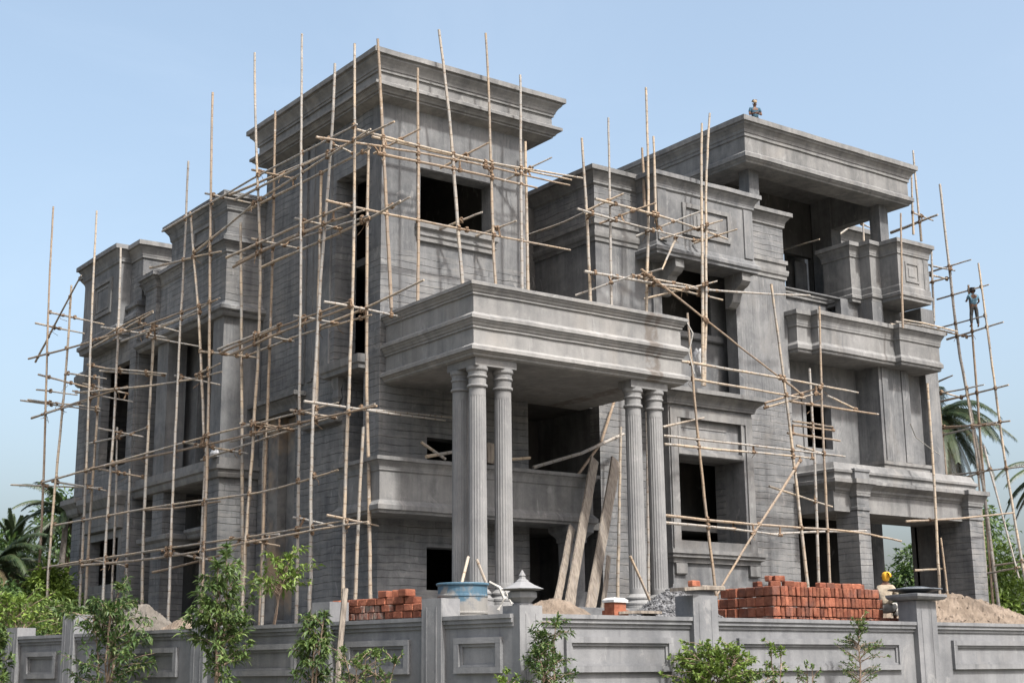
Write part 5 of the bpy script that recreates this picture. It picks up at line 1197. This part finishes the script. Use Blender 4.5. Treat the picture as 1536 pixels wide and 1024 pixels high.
def tree(name, loc, h, w, trunk, n, L, W, mat, label, seed, lob=9, low=.25):
    r = random.Random(seed); random.seed(seed+1)
    T = thing(name, loc, label, 'tree'); sb = MB(); lb = MB()
    sb.tube([(0,0,0),(.1,.05,h*.3),(.05,-.1,h*.6),(0,0,h*.85)], [trunk, trunk*.8, trunk*.5, trunk*.15], 8)
    cl = []
    for k in range(lob):
        a = 6.283*k/lob+r.uniform(-.4,.4); f = low+(1-low)*r.random(); q = w*.5*math.sin(math.pi*min(.93, .25+.7*f))*r.uniform(.35,.8)
        c = Vector((math.cos(a)*q, math.sin(a)*q, h*(f*.86+.05))); cl.append((c, w*r.uniform(.14,.26)))
        sb.tube([(0,0,c.z*.55), Vector((c.x*.5,c.y*.5,c.z*.8)), c], [trunk*.4, trunk*.25, trunk*.08], 6)
    cl.append((Vector((0,0,h*.9)), w*.2))
    for c, s in cl:
        for _ in range(n//len(cl)):
            v = rv(r); p = c+Vector((v.x*s, v.y*s, v.z*s*.8))*(1.25 if r.random() < .2 else 1)
            leaf(lb, p, v+rv(r)*.7+Vector((0,0,-.2)), L*r.uniform(.7,1.3), W*r.uniform(.7,1.3), .5, r.uniform(-1,1))
    sb.build('trunk', M['bark'], None, merge=False).parent = T
    lb.build('crown', M[mat], None, merge=False).parent = T
    return T
def palm(loc, h, label, seed, n=18, L=3.4, lean=(.6,.3), up=.6, dead=4):
    r = random.Random(seed); random.seed(seed+3)
    T = thing('palm_tree', loc, label, 'palm tree'); sb = MB(); lb = MB(); db = MB()
    top = Vector((lean[0], lean[1], h))
    sb.tube([(0,0,0), (lean[0]*.2,lean[1]*.2,h*.35), (lean[0]*.55,lean[1]*.55,h*.7), top], [.22,.17,.14,.13], 9)
    for k in range(n):
        a = k*2.4+r.uniform(-.2,.2); e = up+r.uniform(-.75,.6) - (.9 if k < dead else 0)
        d = Vector((math.cos(a)*math.cos(e), math.sin(a)*math.cos(e), math.sin(e))); p = top.copy(); pts = [p.copy()]
        l = L*r.uniform(.8,1.1); g = r.uniform(.10,.17)
        for s in range(12): p = p+d*l/12; d = (d+Vector((0,0,-g))).normalized(); pts.append(p.copy())
        m = db if k < dead else lb
        m.tube(pts, [.022*(1-.8*i/12) for i in range(13)], 4)
        for i in range(1, 12):
            t = (pts[i+1]-pts[i-1]).normalized(); sd = t.cross(Vector((0,0,1))).normalized(); upv = sd.cross(t)
            for sgn in (-1, 1):
                for j in range(6):
                    c = pts[i].lerp(pts[i+1], j/6); ll = .62*l/3.4*(1-abs(i/12-.4)*1.0)*r.uniform(.8,1.15)
                    dd = (sd*sgn*.8+t*.55-upv*.05+Vector((0,0,-.25))).normalized(); w = t*.021
                    e1 = c+dd*ll*.5; e2 = e1+(dd+Vector((0,0,-1.1))).normalized()*ll*.5; q = random.random()*.8
                    m.face([c-w, c+w, e1+w, e1-w], 0, [(q,0)]*4); m.face([e1-w, e1+w, e2], 0, [(q,0)]*3)
    sb.build('trunk', M['palmbark'], None, merge=False).parent = T
    lb.build('crown', M['frond'], None, merge=False).parent = T
    if dead: db.build('dry_fronds', M['drygrass'], None, merge=False).parent = T
    return T
palm((-.6,33.5,.8), 5.3, 'upright spiky palm behind the left trees at the picture edge', 41, 34, 2.0, (.3,.3), 1.15, 0)
palm((.9,30.5,.8), 6.9, 'palm with arching fronds close to the left end of the house', 42, 30, 2.7, (.3,.2), .55, 3)
palm((-4.6,21.2,.8), 3.6, 'low palm with drooping fronds behind the two leftmost scaffold poles', 43, 34, 2.9, (-.2,.2), .5, 3)
palm((-1.2,38.5,.8), 5.6, 'farthest dark palm at the left picture edge', 44, 26, 2.5, (-.3,.2), .5, 2)
tree('bush_tree', (-3.0,20.2,.8), 3.5, 3.4, .12, 4200, .26, .12, 'leafbright', 'bright yellow-green bushy tree at the left corner of the house', 45, 11, .1)
tree('bush_tree', (-7.2,12.5,.8), 2.2, 3.4, .12, 3200, .22, .10, 'leaftree', 'round green bush below the left palms', 46, 10, .1)
tree('broadleaf_tree', (3.2,36,.8), 8.6, 6.5, .25, 5200, .34, .15, 'leaftree', 'dark broadleaf tree rising behind the far left corner of the house', 47, 14, .2)
tree('broadleaf_tree', (-2.9,26.5,.8), 4.9, 6.5, .25, 6000, .30, .13, 'leaftree', 'low dark broadleaf tree behind the left palms', 48, 14, .1)
palm((40.0,10.2,.8), 12.4, 'tall coconut palm with hanging fronds behind the right end of the house', 51, 60, 4.4, (.3,-.2), .15, 18)
palm((40.4,3.4,.8), 8.6, 'palm whose fronds reach in at the right picture edge', 52, 26, 3.2, (-.2,.1), .5, 2)
tree('bush_tree', (40.4,7.6,.8), 5.2, 6.4, .2, 5200, .34, .15, 'leafbright', 'sunlit bushy tree behind the right sand heap and scaffold', 53, 14, .1)
tree('broadleaf_tree', (47,13.5,.8), 8.4, 8, .25, 5600, .36, .16, 'leaftree', 'dark broadleaf tree behind the right scaffold poles', 54, 16, .2)
tree('broadleaf_tree', (45,15.8,.8), 6.0, 5.5, .2, 3600, .34, .15, 'leaftree', 'dark tree glimpsed between the pillars of the right porch', 55, 12, .1)
tree('broadleaf_tree', (56,10,.8), 7.0, 9, .25, 4200, .38, .17, 'leaf', 'green tree at the far right beyond the scaffold', 56, 14, .1)

# ------------------------------------------------------------------ sky, sun, camera
wd = bpy.data.worlds.new('World'); sc.world = wd; wd.use_nodes = True
nt = wd.node_tree; bg = nt.nodes['Background']
sky = nt.nodes.new('ShaderNodeTexSky'); sky.sky_type = 'NISHITA'; sky.sun_disc = False
SUN = Vector((.035, -.72, 1)).normalized()
EL = math.asin(SUN.z)
sky.sun_elevation = EL; sky.sun_rotation = math.atan2(SUN.x, SUN.y)
sky.air_density = 1.0; sky.dust_density = 6.4; sky.ozone_density = 1.5; sky.altitude = 0
hs = nt.nodes.new('ShaderNodeHueSaturation'); hs.inputs['Hue'].default_value = .487; hs.inputs['Saturation'].default_value = .84; hs.inputs['Value'].default_value = .97
nt.links.new(sky.outputs[0], hs.inputs['Color'])
ng = NG(nt); tc = nt.nodes.new('ShaderNodeTexCoord').outputs['Generated']
cl = ng.sm(ng.noise(ng.vmul(tc, (1, 1, 2.6)), 3.2, 6, .6, .6), .46, .80, 0., .03)
nt.links.new(ng.mix(cl, hs.outputs[0], (5.2, 5.6, 6.0)), bg.inputs[0]); bg.inputs[1].default_value = .15
sd = bpy.data.lights.new('sun', 'SUN'); sd.energy = 3.4; sd.angle = R(3.5); sd.color = (1, .975, .935)
so = bpy.data.objects.new('sun', sd); col.objects.link(so); so.rotation_euler = Vector((-SUN.x, -SUN.y, -SUN.z)).to_track_quat('-Z', 'Y').to_euler(); so.location = (0,-30,60)
cd = bpy.data.cameras.new('camera'); cam = bpy.data.objects.new('camera', cd); col.objects.link(cam); sc.camera = cam
cd.sensor_width = 36; cd.lens = 36*2178.99/1536; cd.clip_end = 2000; cd.clip_start = .1
yaw, pitch, roll = .633337305, .226509196, -.00993223087
f = Vector((math.sin(yaw)*math.cos(pitch), math.cos(yaw)*math.cos(pitch), math.sin(pitch)))
r0 = Vector((math.cos(yaw), -math.sin(yaw), 0)); u0 = r0.cross(f)
r1 = r0*math.cos(roll)+u0*math.sin(roll); u1 = u0*math.cos(roll)-r0*math.sin(roll)
cam.matrix_world = Matrix(((r1.x,u1.x,-f.x,-22.62886),(r1.y,u1.y,-f.y,-37.73506),(r1.z,u1.z,-f.z,0),(0,0,0,1)))
sc.view_settings.view_transform = 'Standard'; sc.view_settings.look = 'None'; sc.view_settings.exposure = 1.1; sc.view_settings.gamma = 1
sc.render.engine = 'CYCLES'; sc.cycles.max_bounces = 6; sc.cycles.use_denoising = True
